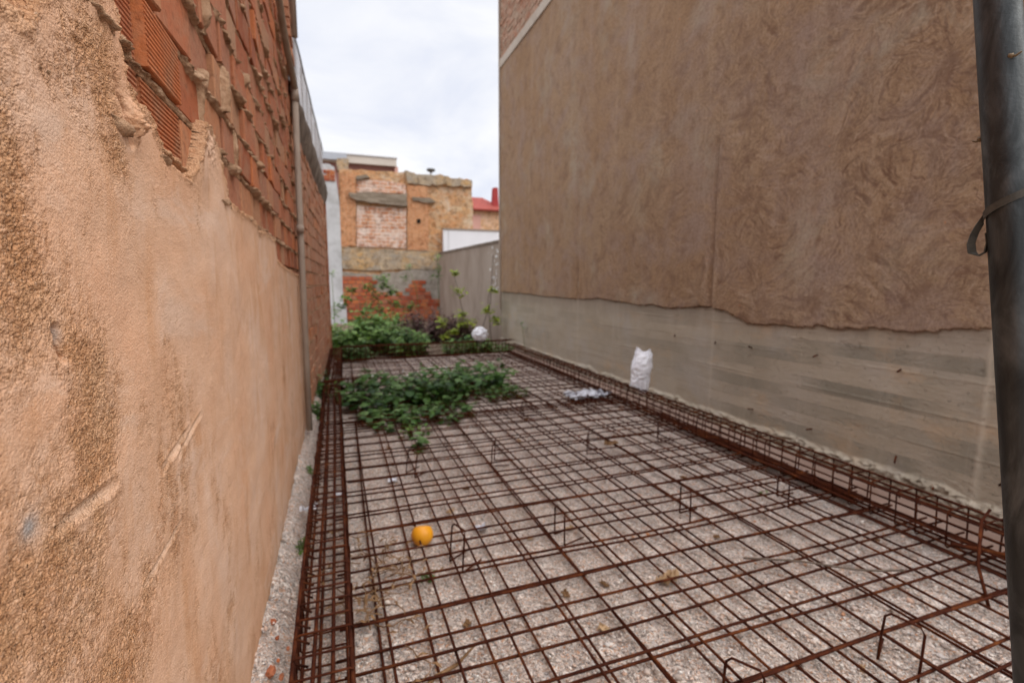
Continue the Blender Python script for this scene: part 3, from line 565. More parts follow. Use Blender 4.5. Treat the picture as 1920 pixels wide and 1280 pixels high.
# ================================================================== RIGHT BUILDING
RX = 4.20
rb = thing('rendered_building', 'tall windowless building side in brown trowelled cement render over a bare concrete plinth', 'building', (0, 0, 0))
Y0R, Y1R = 0.35, 12.62
mb = MB(); mb.box(RX+0.02, RX+7.0, Y0R, Y1R-0.02, -0.10, 9.6); mb.build('wall_body', M['conc'], rb)
def plinth():
    ys = np.geomspace(Y0R, Y1R, 600); zs = np.linspace(-0.1, 1.62, 230); Y, Z = np.meshgrid(ys, zs); y = Y.ravel(); z = Z.ravel(); P = np.stack([0*y, y, z], -1)
    h = 0.003*fbm(P*np.array([1, .5, 1.])+3, 2)+0.0015*fbm(P*30, 3, .7)
    # board joints
    for zj in (0.36, 0.62, 0.90, 1.15): h += 0.003*np.exp(-((z-zj+0.004*perlin(P*1.5))/0.008)**2)*sstep(-0.2, 0.3, perlin(P*np.array([1, .8, 1])+zj*9))
    grey = np.zeros_like(y)
    for yj in (1.985, 8.1, 4.62): 
        g = np.exp(-((y-yj-0.01*perlin(P*8))/0.02)**2)*(1 if yj < 4 else 0.5); h += 0.010*g*(yj < 3); grey = np.maximum(grey, g*0.8)
    # honeycombed ledge along the foot
    led = sstep(0.10, 0.05, z+0.04*fbm(P*np.array([1, 2.4, 1]), 3)+0.02*perlin(P*14))
    h += led*(0.03+0.030*fbm(P*24, 4, .7))
    hc = sstep(0.12, 0.4, fbm(P*np.array([1, 1.6, 5])+4.4, 4)-0.9*abs(z-(0.28+0.0*y)))
    h += hc*0.004*fbm(P*40, 3)
    hc2 = np.exp(-((z-1.04-0.04*perlin(P*1.5))/0.05)**2)*sstep(3.9, 3.0, y)
    h += hc2*sstep(-.1, .3, perlin(P*3))*0.014*np.clip(fbm(P*45, 3, .75)-.1, -1, 1)
    P[:, 0] = RX-h
    return grid(len(ys), len(zs), P, 'concrete_plinth', M['conc'], rb, {'grey': np.clip(grey, 0, 1)})
plinth()
def render_coat():
    ys = np.geomspace(Y0R, Y1R, 760); zs = np.concatenate([np.linspace(1.05, 1.65, 130), np.linspace(1.66, 7.1, 200)]); Y, Z = np.meshgrid(ys, zs); y = Y.ravel(); z = Z.ravel(); P = np.stack([0*y, y, z], -1)
    edge = np.interp(y, [0, 1.2, 1.95, 2.4, 3.0, 3.6, 4.1, 4.35, 4.64, 5.3, 6.3, 7.3, 8.1, 9.5, 11, 12.25, 13], [1.30, 1.30, 1.29, 1.23, 1.20, 1.17, 1.17, 1.25, 1.31, 1.27, 1.28, 1.33, 1.29, 1.31, 1.34, 1.35, 1.35])
    d = z-edge+0.022*fbm(P*np.array([1, 3.0, 3.0]), 4)+0.016*fbm(P*17, 4, .7)
    w = np.stack([fbm(P*0.9+5, 2), fbm(P*0.9+25, 2), 0*y], -1)
    Q = P+np.stack([0*y, w[:, 0]*0.8, w[:, 1]*0.6], -1)
    sw = fbm(Q*np.array([1, 1.4, 3.2]), 5, .6); rid = 1-np.abs(sw)*2.2
    h = 0.018+0.010*fbm(P*0.8, 3)+0.003*np.clip(rid, -1, 1)*(0.7+0.5*perlin(P*0.6+3))*sstep(10, 5, y+.7*z)
    for yj, ztop in ((4.66, 3.4), (8.1, 3.0)):
        s = sstep(ztop+0.6, ztop, z+0.2*perlin(P*2)); h -= s*0.022*np.exp(-((y-yj-0.012*perlin(P*4))/0.012)**2); h += s*0.010*sstep(yj-0.03, yj+0.05, y)*sstep(yj+0.5, yj+0.05, y)
    grey = sstep(0.0, 0.45, fbm(P*np.array([1, .9, .7])+6, 3))*0.7+0.6*sstep(-0.2, 0.5, fbm(P*np.array([1, 1.5, 4])+1, 3))*sstep(2.3, 1.4, y)
    grey += 0.45*np.exp(-((y-8.4)/0.25)**2)*sstep(1.5, 3.5, z)
    h = np.where(d < 0.02, h*sstep(-0.010, 0.010, d), h); h = np.where(d < 0, -0.012, h)
    P[:, 0] = RX-h
    return grid(len(ys), len(zs), P, 'render_coat', M['render'], rb, {'grey': np.clip(grey, 0, 1)}, True, d > -0.012)
render_coat()
mb = MB(); mb.box(RX-0.04, RX+0.02, Y0R, Y1R, 7.10, 7.30); mb.build('pale_band', M['cementband'], rb)
courses('exposed_brick', rb, M['dullbrick'], -Y1R, -Y0R, 7.30, 7.30, 9.5, RX-0.01, 0.10, 0.28, 0.015, seed=3)
ob = [c for c in rb.children if c.name.startswith('exposed_brick')][0]
ob.data.transform(Matrix.Translation((2*RX-0.02, 0, 0)) @ Matrix.Rotation(math.pi, 4, 'Z')); ob.data.update()
mb = MB(); mb.box(RX-0.055, RX+0.3, Y1R-0.012, Y1R+0.035, 0.9, 9.5); mb.build('lit_edge_strip', M['pvc'], rb)  # pale strip added to imitate light catching the far corner edge
for (u, v, du, dv) in [(1686, 692, -4, 5), (1530, 665, -6, 4), (1407, 652, -4, -3), (1676, 853, 1, 14), (1745, 905, 4, 12), (1868, 911, 12, -6), (1520, 804, -9, 1), (1262, 628, 2, 2), (1410, 768, -8, -2), (1338, 640, 2, 4)]:
    ya, za = on_x(u, v, RX-0.02); yb, zb = on_x(u+du, v+dv, RX-0.05); mb = MB(); mb.tube([(RX+0.01, ya, za), (RX-0.05, yb, zb)], 0.007, 6); mb.build('tie_stub', M['rust'], rb)

# ================================================================== REBAR
def bar_pts(a, b, n=14, wob=0.006, seed=0, sag=0.0):
    rg = random.Random(seed); a = Vector(a); b = Vector(b); d = (b-a).normalized(); s = d.cross(Vector((0, 0, 1))).normalized()
    p1, p2 = rg.uniform(0, 6), rg.uniform(0, 6); k1 = rg.uniform(1, 2.2); pts = []
    for i in range(n):
        t = i/(n-1); pts.append(a.lerp(b, t)+s*wob*(math.sin(k1*math.pi*t+p1)+.4*math.sin(7*t+p2))+Vector((0, 0, wob*0.8*math.sin(2.7*math.pi*t+p2)-sag*math.sin(math.pi*t))))
    return pts
def mesh_sheet(label, x0, x1, y0, y1, xs, ys, z, r, rot, seed):
    t = thing('reinforcing_mesh', label, 'steel mesh', (0, 0, 0), 0, 'welded reinforcing mesh sheets')
    c = Vector(((x0+x1)/2, (y0+y1)/2, 0)); R = Matrix.Rotation(rot, 3, 'Z')
    f = lambda p: c+R @ (Vector(p)-c)
    rg = random.Random(seed)
    for i, x in enumerate(xs):
        mb = MB(); mb.tube([f(p) for p in bar_pts((x+rg.uniform(-.006, .006), y0+rg.uniform(-.05, .05), z), (x+rg.uniform(-.01, .01), y1+rg.uniform(-.05, .05), z), 24, .009, seed*100+i)], r, 6, rg.random()); mb.build('lengthwise_bar', M['rust'], t, True)
    for i, y in enumerate(ys):
        mb = MB(); mb.tube([f(p) for p in bar_pts((x0+rg.uniform(-.04, .04), y+rg.uniform(-.006, .006), z+2*r), (x1+rg.uniform(-.04, .04), y+rg.uniform(-.01, .01), z+2*r), 14, .008, seed*200+i)], r, 6, rg.random()); mb.build('crosswise_bar', M['rust'], t, True)
    return t
R0 = 0.0066
xa = [0.113+0.2140*k for k in range(17)]; xb = [0.139+0.2565*k for k in range(14)]
mesh_sheet('lower rusty steel mesh sheet over the near half of the gravel', -0.05, 3.62, 0.25, 5.75, xa, [0.465+0.2135*k for k in range(25)], 0.034, R0, 0.0, 1)
near_sheet = mesh_sheet('upper rusty steel mesh sheet over the near half, wider spaced and lying on the other', -0.02, 3.58, 0.30, 5.55, xb, [0.44+0.2800*k for k in range(19)], 0.062, R0, 0.003, 2)
tie_rg = random.Random(90)
for k in range(60):
    bx = tie_rg.choice(xb); by_ = 0.44+0.28*tie_rg.randrange(1, 18)+tie_rg.uniform(-.004, .004); mb = MB(); pts = []
    for j in range(9): t_ = j*1.4; pts.append((bx+.011*math.cos(t_), by_+.011*math.sin(t_), .058+.0035*j))
    pts.append((bx+tie_rg.uniform(-.03, .03), by_+tie_rg.uniform(-.03, .03), .11)); mb.tube(pts, .0014, 4, .8); mb.build('wire_tie', M['rust'], near_sheet, True)
mesh_sheet('lower rusty steel mesh sheet over the far half, running under the green plants', -0.03, 3.60, 5.40, 10.05, [x+0.05 for x in xa], [5.5+0.2135*k for k in range(22)], 0.040, R0, -0.004, 3)
mesh_sheet('upper rusty steel mesh sheet over the far half, its bars rising above the green plants', 0.02, 3.55, 5.25, 10.0, [x+0.03 for x in xb], [5.30+0.2800*k for k in range(17)], 0.085, R0, 0.004, 4)
# beam cages: longitudinal bars and closed stirrups
def cage(label, a, b, w, h, z0, step, nb=3, seed=0, rl=0.0075, rs=0.0045, jig=0.012):
    a = Vector((*a, 0)); b = Vector((*b, 0)); L = (b-a).length; ang = math.atan2((b-a).y, (b-a).x)
    t = thing('rebar_cage', label, 'rebar cage', (a.x, a.y, 0), ang, 'rebar beam cages round the edge')
    rg = random.Random(seed)
    for lv in (0, 1):
        for i in range(nb):
            y = -w/2+w*i/(nb-1); z = z0+h*lv-(2*lv-1)*rl
            mb = MB(); mb.tube(bar_pts((-rg.uniform(0, .1), y, z), (L+rg.uniform(0, .1), y, z), 20, .008, seed*50+lv*9+i), rl, 6, rg.random()); mb.build('long_bar', M['rust'], t, True)
    for lv in (0.35, 0.68):
        for sy in (-1, 1):
            mb = MB(); mb.tube(bar_pts((0, sy*w/2, z0+h*lv), (L, sy*w/2, z0+h*lv), 20, .010, seed*70+sy+int(lv*10)), rl*0.7, 6, rg.random()); mb.build('side_bar', M['rust'], t, True)
    n = int(L/step)
    for k in range(n+1):
        x = k*step+rg.uniform(-.02, .02); lean = rg.uniform(-jig, jig); lw_ = rg.uniform(-.006, .006); q = 0.012; hw = w/2+rs+rl*.6
        za, zb = z0-rs, z0+h+rs+rg.uniform(-.004, .006)
        loop = [(x, -hw+q, za), (x, hw-q, za), (x, hw, za+q), (x+lean, hw+lw_, zb-q), (x+lean, hw-q+lw_, zb), (x+lean, -hw+q+lw_, zb), (x+lean, -hw+lw_, zb-q), (x, -hw, za+q), (x, -hw+q, za)]
        mb = MB(); mb.tube(loop, rs, 5, rg.random()); mb.tube([(x+lean, hw+lw_, zb-q), (x+lean+.01, hw-.05, zb-.05)], rs, 5, .5); mb.build('stirrup', M['rust'], t, True)
    return t
cage('long rusty rebar cage running along the concrete plinth of the right building', (3.40, 0.95), (3.56, 10.0), 0.17, 0.215, 0.052, 0.145, 3, 1, 0.008, 0.0052)
cage('near rusty rebar cage with crowded bars beside the plastered left wall', (-0.10, 0.7), (-0.135, 7.15), 0.19, 0.21, 0.045, 0.105, 4, 2, 0.008, 0.0048)
cage('far rusty rebar cage beside the bare brick stretch of the left wall', (-0.12, 7.2), (-0.09, 10.1), 0.20, 0.27, 0.045, 0.09, 5, 3, 0.0085, 0.005)
cage('rusty rebar cage closing the far end in front of the weeds', (0.05, 10.18), (3.62, 10.18), 0.2, 0.28, 0.05, 0.085, 4, 4)
cage('short stub of rusty rebar cage lying crosswise by the left wall at the green plants', (-0.22, 7.0), (0.30, 7.02), 0.12, 0.14, 0.13, 0.06, 4, 5)
t = thing('rebar_bundle', 'flat dark bundle of rusty bars lying along the foot of the right cage', 'rebar bundle', (0, 0, 0)); rg = random.Random(8)
for i in range(9):
    x = 3.31+0.018*i; mb = MB(); mb.tube(bar_pts((x, 2.28+rg.uniform(-.12, .1), 0.088+.012*(i % 2)), (x+.06, 4.9+rg.uniform(-.5, .3), 0.088+.012*((i+1) % 2)), 12, .007, 900+i), 0.0075, 6, rg.random()); mb.build('bar', M['rust'], t, True)
# upright spacers
def spacer(x, y, label, hgt=0.215, lean=0.0, rz=0.0, wd=0.14):
    t = thing('rebar_spacer', label, 'rebar spacer', (x, y, 0.0), rz, 'bent rebar spacers standing in the mesh')
    r = 0.0052; z0 = 0.012
    mb = MB(); mb.tube([(lean*.1, wd/2, z0), (lean*.5, wd/2, hgt*.5), (lean, wd/2-.002, hgt-.02), (lean+.003, wd/2-.02, hgt), (lean+.01, -wd/2+.02, hgt), (lean, -wd/2+.002, hgt-.02), (lean*.5, -wd/2, hgt*.5), (lean*.1, -wd/2, z0)], r, 6, .5); mb.build('hoop', M['rust'], t, True)
    for s in (-1, 1):
        mb = MB(); mb.tube([(lean*.1, s*wd/2, z0), (lean*.1+.15, s*wd/2+.04, z0+.004)], r, 6, .6); mb.build('foot', M['rust'], t, True)
SP = [(2.11, 1.18, 'bent rebar spacer hoop nearest the steel post', .22, .03, 0.2), (0.56, 2.51, 'bent rebar spacer hoop just right of the yellow ball', .24, .02, 0.3), (1.235, 2.58, 'bent rebar spacer hoop in the mesh right of the pale paper scrap', .21, 0, .0),
      (2.16, 2.55, 'bent rebar spacer hoop in the middle of the mesh beyond the dead leaf', .22, 0, -.2), (3.02, 2.53, 'bent rebar spacer hoop beside the end of the dark bar bundle', .17, 0, -.3), (0.50, 3.92, 'bent rebar spacer hoop just in front of the green sprout', .21, .03, .4),
      (1.23, 3.95, 'bent rebar spacer hoop in line behind the one near the pale paper scrap', .21, .01, -.5), (2.17, 3.94, 'bent rebar spacer hoop beside the brown withered leaf in mid mesh', .20, 0, -.6), (2.99, 3.98, 'bent rebar spacer hoop by the far stretch of the dark bar bundle', .20, 0, -.6),
      (1.38, 1.27, 'bent rebar spacer hoop at the bottom edge, closest to the viewer', .16, .02, .5), (2.0, 5.25, 'bent rebar spacer hoop just right of the leafy green plants', .2, 0, -.5), (2.9, 5.3, 'bent rebar spacer hoop next to the crumpled plastic litter', .2, 0, -.5)]
for x, y, l, h_, le, rz in SP: spacer(x, y, l, h_, le, rz)
mb = MB(); mb.tube([(3.33, 1.50, 0.36), (3.20, 1.47, 0.33), (3.02, 1.38, 0.17), (2.93, 1.28, 0.03)], 0.008, 6); tag(mb.build('bent_rod', M['rust'], None, True), 'bent rusty rod leaning out of the right cage next to the steel post', 'rod')
mb = MB(); mb.tube(bar_pts((3.25, 1.62, .11), (3.85, 0.9, .12), 8, .01, 4), 0.013, 7); tag(mb.build('loose_bar', M['rust'], None, True), 'thick short rusty bar lying at the cage end beside the steel post', 'rod')
mb = MB(); mb.tube(bar_pts((2.05, 1.93, .095), (2.75, 1.55, .09), 8, .01, 5), 0.006, 6); tag(mb.build('loose_bar', M['darktwig'], None, True), 'loose thin dark rod lying askew on the mesh behind the nearest tall spacer', 'rod')

# ================================================================== STEEL POST
pa = Vector((1.242, 0.644, 2.151)); pb = Vector((1.268, 0.468, 0.820)); d = (pb-pa)
post = thing('steel_post', 'leaning grey galvanised steel post at the right edge, close to the viewer', 'post', tuple(pa+d*1.62))
O = pa+d*1.62; pr = 0.0345
def pp(s): return pa+d*s-O
mb = MB(); mb.tube([pp(-0.9)+(pp(0)-pp(0))] + [pp(-0.9+k*0.25) for k in range(1, 11)], pr, 28); mb.build('tube', M['galv'], post, True)
dn = d.normalized(); cam_dir = Vector((0, 0, H))-(pa+d*0.35); cam_dir -= dn*cam_dir.dot(dn); cam_dir.normalize(); side = cam_dir.cross(dn).normalized()
if side.x > 0 and side.y > 0: pass
lf = side if side.dot(Vector((-math.cos(YAW), math.sin(YAW), 0))) > 0 else -side    # towards the left of the picture
def strip(mb, pts, wd, th, wdir):
    n = len(pts); vs = []
    for i, p in enumerate(pts):
        tg = (pts[min(i+1, n-1)]-pts[max(i-1, 0)]).normalized(); nn = tg.cross(wdir[i]).normalized()
        for (a, b) in ((-1, -1), (1, -1), (1, 1), (-1, 1)): vs.append(p+wdir[i]*a*wd/2+nn*b*th/2)
    f = [(i*4+k, i*4+(k+1) % 4, (i+1)*4+(k+1) % 4, (i+1)*4+k) for i in range(n-1) for k in range(4)]+[(0,3,2,1), tuple((n-1)*4+k for k in range(4))]
    mb.add(vs, f)
c0 = pp(0.300)
pts = []; wd = []
for k in range(15):                                    # band climbing round the front of the tube
    t = math.radians(-55+ k*10.5); pts.append(c0+cam_dir*math.cos(t)*(pr+.003)+lf*math.sin(t)*(pr+.003)+dn*(0.012*k/14*3.2-0.02)); wd.append(-dn)
e = pts[-1]
for (a, b, c) in [(.006, .012, 0.004), (.014, .028, 0.004), (.020, .048, 0.006), (.019, .066, 0.006), (.010, .074, 0.004), (0.0, .068, 0.002), (-.004, .050, 0.0), (-.003, .030, -0.002)]:
    pts.append(e+lf*a+dn*b+cam_dir*c); wd.append((lf*0.75+cam_dir*0.5+dn*.1).normalized() if len(pts) < 20 else (lf*.2+cam_dir).normalized())
mb = MB(); strip(mb, pts, 0.015, 0.0018, wd); mb.build('strap', M['strap'], post)
for s, sgn, ln in ((0.095, -1, .02), (0.195, 1, .012)):
    c = pp(s); base = c+(cam_dir*0.88 - lf*0.35 if sgn < 0 else lf)*pr; dr = (-lf*.8+cam_dir*.3) if sgn < 0 else lf
    mb = MB(); mb.tube([base, base+dr*ln*.5+dn*.003, base+dr*ln], [.0026, .0022, .0018], 6); chunk(mb, base+dr*ln*.1, .005, (1, 1, 1), 3); mb.build('wire_stub', M['wire'], post, True)

# ================================================================== LITTER
def crumple(name, label, cat, loc, size, mat, fold=0.5, seed=0, n=26, rz=0, group=None):
    u = np.linspace(-1, 1, n); U, V = np.meshgrid(u, u); p = np.stack([U.ravel()*1.5, V.ravel()*1.5, 0*U.ravel()+seed*3.1], -1)
    nz = fbm(p, 3, .6); z = np.abs(nz)*fold*size[2]*1.8
    x = U.ravel()*size[0]/2*(1+.35*perlin(p+8)); y = V.ravel()*size[1]/2*(1+.35*perlin(p+18))
    t = np.stack([x, y, z], -1); b = np.stack([x*.97, y*.97, z-0.004], -1)
    idx = np.arange(n*n).reshape(n, n); q = np.stack([idx[:-1, :-1], idx[:-1, 1:], idx[1:, 1:], idx[1:, :-1]], -1).reshape(-1, 4)
    rim = np.concatenate([idx[0, :], idx[1:, -1], idx[-1, -2::-1], idx[-2:0:-1, 0]]); rq = np.stack([rim, rim+n*n, np.roll(rim, -1)+n*n, np.roll(rim, -1)], -1)
    o = mesh_obj(name, np.concatenate([t, b]), np.concatenate([q, q[:, ::-1]+n*n, rq]), mat, None, False, None, loc); o.rotation_euler = (0, 0, rz)
    return tag(o, label, cat, group)
crumple('paper_scrap', 'crumpled white paper scrap wedged between the left cage and the plastered wall', 'paper', (-0.24, 3.30, 0.12), (.10, .05, .05), M['paper'], .5, 1, 14, .5)
crumple('paper_scrap', 'white paper scrap lying inside the left cage', 'paper', (-0.06, 3.68, 0.03), (.06, .06, .03), M['paper'], .4, 2, 12)
crumple('paper_scrap', 'bluish white paper scrap on the gravel between two spacers, right of the yellow ball', 'paper', (0.81, 2.87, 0.02), (.07, .06, .04), M['film'], .4, 3, 14)
crumple('paper_scrap', 'small white paper scrap on the gravel between yellow ball and green sprout', 'paper', (0.35, 3.84, 0.02), (.07, .06, .03), M['paper'], .3, 4, 12)
crumple('dead_leaf', 'single curled pale brown dead leaf on the gravel', 'leaf', (1.60, 2.00, 0.02), (.11, .06, .06), M['deadleaf'], .6, 5, 16, .3)
crumple('plastic_litter', 'crumpled white and blue plastic film caught at the right cage below the upright bag', 'plastic litter', (3.16, 5.78, 0.06), (.55, .34, .085), M['film'], .6, 6, 34)
crumple('plastic_litter', 'scrap of pale plastic film lying in the trench behind the right cage', 'plastic litter', (3.72, 3.0, -0.05), (.14, .08, .05), M['film'], .5, 9, 16)
crumple('dead_leaf', 'brown withered leaf caught on the mesh in front of the plastic litter', 'leaf', (2.36, 3.85, 0.09), (.12, .05, .04), M['twig'], .6, 7, 12)
rg = random.Random(44)
for k in range(26):
    x = rg.uniform(0.15, 3.1); y = 1.1+rg.random()**1.6*4.2
    crumple('dead_leaf', 'small withered brown leaf fallen among the gravel under the mesh', 'leaf', (x, y, .016), (rg.uniform(.03, .065), rg.uniform(.018, .035), rg.uniform(.015, .03)), M['twig'] if k % 3 else M['deadleaf'], .6, 50+k, 8, rg.uniform(0, 6), 'withered leaves scattered on the gravel')
# yellow ball with a caved-in top
def ball():
    n, m = 26, 18; vs = []; fs = []
    R = 0.066
    for i in range(m+1):
        ph = math.pi*i/m
        for k in range(n):
            t = 2*math.pi*k/n; x, y, z = math.sin(ph)*math.cos(t), math.sin(ph)*math.sin(t), math.cos(ph)
            zz = z if z < 0.70 else 0.70+(z-0.70)*0.35
            s = 1.0 if z > -0.2 else 1.0+0.02*z
            vs.append((R*x*s*1.02, R*y*s, R*zz))
    fs = [(i*n+k, (i+1)*n+k, (i+1)*n+(k+1) % n, i*n+(k+1) % n) for i in range(m) for k in range(n)]
    o = mesh_obj('ball', vs, fs, M['yellow'], None, True, None, (0.425, 2.83, 0.064)); o.rotation_euler = (-0.45, 0.2, 0.2)
    tag(o, 'yellow orange plastic ball with a flattened top under the mesh', 'ball')
ball()
def bag(name, label, loc, prof, seed, cr=.03, ears=0, lean=(0, 0), rz=0.0):
    n = 44; m = 46; zs = np.linspace(0, 1, m); th = np.linspace(0, 2*math.pi, n, endpoint=False); Z, T = np.meshgrid(zs, th, indexing='ij')
    pz, pw, pd = zip(*prof); W = np.interp(Z, np.array(pz)/pz[-1], pw); D = np.interp(Z, np.array(pz)/pz[-1], pd); Ht = pz[-1]
    q = np.stack([np.cos(T)*1.3, np.sin(T)*1.3, Z*Ht*5.5+seed], -1)
    dn_ = cr*(np.abs(fbm(q*1.1, 3, .6))*-1.3+0.5)+cr*.45*np.abs(fbm(q*2.6, 3))*-1+cr*.2*fbm(q*6, 2)
    x = np.cos(T)*(W+dn_); y = np.sin(T)*(D+dn_); zz = Z*Ht
    if ears: zz = zz+np.clip((Z-.78)/.22, 0, 1)**1.5*ears*(np.abs(np.cos(T))**1.5*(1+.35*np.cos(T+2.6))-.55+.35*np.sin(3*T+1)*.4); zz = zz+np.clip(.12-Z, 0, .12)/.12*0.09*(np.where(np.cos(T) < 0, .75, -.2))
    x = x+lean[0]*Z; y = y+lean[1]*Z
    V = np.stack([x, y, zz], -1).reshape(-1, 3); idx = np.arange(m*n).reshape(m, n); nx = np.roll(idx, -1, 1)
    q = np.stack([idx[:-1], nx[:-1], nx[1:], idx[1:]], -1).reshape(-1, 4).tolist()+[list(range(n))[::-1]]+([list(idx[-1])] if not ears else [])
    o = mesh_obj(name, V, q, M['bag'], None, True, None, loc); o.rotation_euler = (0, 0, rz)
    return tag(o, label, 'bag')
bag('plastic_bag', 'tall crumpled white plastic bag standing upright on the right cage against the plinth', (3.55, 5.14, 0.225), [(0, .095, .05), (.08, .115, .08), (.2, .112, .085), (.30, .130, .085), (.38, .118, .075), (.46, .108, .05), (.54, .085, .022)], 3, .026, .05, (.045, .03), -0.6)
bag('plastic_bag', 'round knotted white plastic bag perched on the far end cage', (2.88, 10.15, 0.335), [(0, .05, .05), (.04, .13, .12), (.14, .17, .16), (.22, .15, .14), (.28, .09, .09), (.31, .03, .03)], 8, .05)

# ================================================================== PLANTS
def leaf_quads(c, dirs, L, W, r, mb, droop=.25):
    """one folded leaf: two quads along a bent midrib"""
    d = Vector(dirs).normalized(); s = d.cross(Vector((0, 0, 1)))
    if s.length < .1: s = Vector((1, 0, 0))
    s.normalize(); up = s.cross(d).normalized()
    p0 = Vector(c); p1 = p0+d*L*.5+up*L*.08; p2 = p0+d*L-up*L*droop
    mb.add([p0, p1+s*W*.5-up*W*.12, p1, p1-s*W*.5-up*W*.12, p2, p0+d*L*.78+s*W*.36-up*L*droop*.55, p0+d*L*.78-s*W*.36-up*L*droop*.55, p0+d*L*.18+s*W*.3, p0+d*L*.18-s*W*.3],
           [(0, 7, 1, 2), (0, 2, 3, 8), (2, 1, 5, 4), (2, 4, 6, 3)], r)
def plant(name, label, cat, loc, rx, ry, h, stems, leaves, L, W, leafmat, stemmat, seed, group=None, up=.6, dome=True, flowers=0, stem_r=.004, spread=1.0, rbias=0.0, low=.15):
    rg = random.Random(seed); t = thing(name, label, cat, loc, 0, group); ms = MB(); ml = MB(); mf = MB()
    for i in range(stems):
        a = rg.uniform(0, 2*math.pi); q = math.sqrt(rg.random()); bx, by = q*rx*math.cos(a), q*ry*math.sin(a)
        hh = h*(rg.uniform(.6, 1.0)*(1-.45*q*q) if dome else rg.uniform(.6, 1))
        tip = Vector((bx+rg.gauss(0, .12)*h*spread, by+rg.gauss(0, .12)*h*spread, hh)); b = Vector((bx*.8, by*.8, -.03)); mid = b.lerp(tip, .5)+Vector((rg.uniform(-.05, .05)*h, rg.uniform(-.05, .05)*h, .02*h))
        ms.tube([b, mid, tip], [stem_r, stem_r*.8, stem_r*.45], 5)
        for j in range(leaves):
            f = low+(1-low)*(j+rg.random())/leaves; p = (b.lerp(mid, f*2) if f < .5 else mid.lerp(tip, f*2-1))
            aa = rg.uniform(0, 2*math.pi); dz = rg.uniform(-.25, up); k = rg.uniform(.45, 1.45)*(1.1-.35*f)
            leaf_quads(p, (math.cos(aa), math.sin(aa), dz), L*k, W*k, min(1, max(0, rg.gauss(.5+rbias+.25*(f-.5), .25))), ml, rg.uniform(.05, .45))
        if flowers and rg.random() < flowers: chunk(mf, tip, .014, (1, 1, .7), seed*9+i)
    st_ = ms.build('stems', stemmat, t, True); ml.build('leaves', leafmat, st_)
    if mf.v: mf.build('flowers', M['petal'], st_)
    return t
GP = 'broad-leaved green plants growing up through the mesh'
plant('leafy_plant', 'dense leafy dark green plant at the left of the mesh clump', 'plant', (0.42, 6.5, 0), .44, .75, .54, 42, 10, .13, .10, M['leafdark'], M['stem'], 21, GP, flowers=.08)
plant('leafy_plant', 'tallest leafy dark green plant in the middle of the mesh clump', 'plant', (1.15, 6.45, 0), .44, .70, .58, 44, 10, .135, .10, M['leafdark'], M['stem'], 22, GP, flowers=.08)
plant('leafy_plant', 'leafy dark green plant with pale flowers at the right end of the mesh clump', 'plant', (1.90, 6.95, 0), .48, .55, .55, 44, 10, .13, .095, M['leafdark'], M['stem'], 23, GP, flowers=.22)
plant('leafy_plant', 'low leafy plant spreading at the front left of the mesh clump', 'plant', (0.50, 5.5, 0), .38, .45, .22, 30, 8, .10, .075, M['leafdark'], M['stem'], 24, GP, rbias=.1)
plant('leafy_plant', 'low leafy plant spreading at the right front of the mesh clump', 'plant', (2.0, 6.30, 0), .55, .3, .24, 36, 9, .07, .05, M['leafdark'], M['stem'], 25, GP)
plant('leafy_plant', 'low leafy plant at the front middle of the mesh clump', 'plant', (1.10, 5.65, 0), .42, .42, .26, 32, 8, .10, .055, M['leafdark'], M['stem'], 35, GP)
plant('green_sprout', 'single round-leaved green sprout standing in front of the mesh clump', 'plant', (0.68, 4.55, 0), .05, .05, .21, 5, 5, .10, .085, M['leafdark'], M['stem'], 26, None, rbias=.2)
plant('green_sprout', 'thin pale green sprout just behind the single round-leaved one', 'plant', (0.70, 5.0, 0), .15, .10, .14, 9, 5, .06, .04, M['leafmid'], M['stem'], 27)
plant('green_sprout', 'tiny green sprout with a few leaves on the gravel near the dry stalks', 'plant', (0.40, 2.47, 0), .04, .03, .05, 6, 4, .035, .018, M['leafdark'], M['stem'], 28, None, rbias=.3)
plant('green_sprout', 'tiny green sprout at the foot of the right cage by the dark bar bundle', 'plant', (2.98, 2.66, 0), .04, .03, .04, 5, 4, .03, .015, M['leafmid'], M['stem'], 29)
plant('wall_weed', 'dark green weed climbing between left cage and brick wall next to the downpipe', 'plant', (-0.27, 7.1, 0.0), .06, .5, .42, 18, 9, .09, .065, M['leafdark'], M['stem'], 30, 'weeds along the left wall')
plant('wall_weed', 'dark green weed at the foot of the downpipe', 'plant', (-0.29, 5.9, 0.0), .04, .25, .26, 10, 8, .085, .06, M['leafdark'], M['stem'], 31, 'weeds along the left wall')
plant('wall_weed', 'small green tuft in the rubble beside the plastered wall', 'plant', (-0.29, 4.15, 0.06), .03, .06, .06, 7, 4, .04, .02, M['leafmid'], M['stem'], 32, 'weeds along the left wall')
plant('wall_weed', 'small green tuft in the rubble just nearer than the white paper scrap', 'plant', (-0.26, 2.95, 0.06), .03, .05, .05, 7, 4, .03, .016, M['leafmid'], M['stem'], 33, 'weeds along the left wall')
plant('cage_weed', 'pale green weed growing inside the far left cage', 'plant', (-0.05, 6.75, 0.0), .08, .2, .3, 8, 6, .07, .05, M['leafmid'], M['stem'], 34)
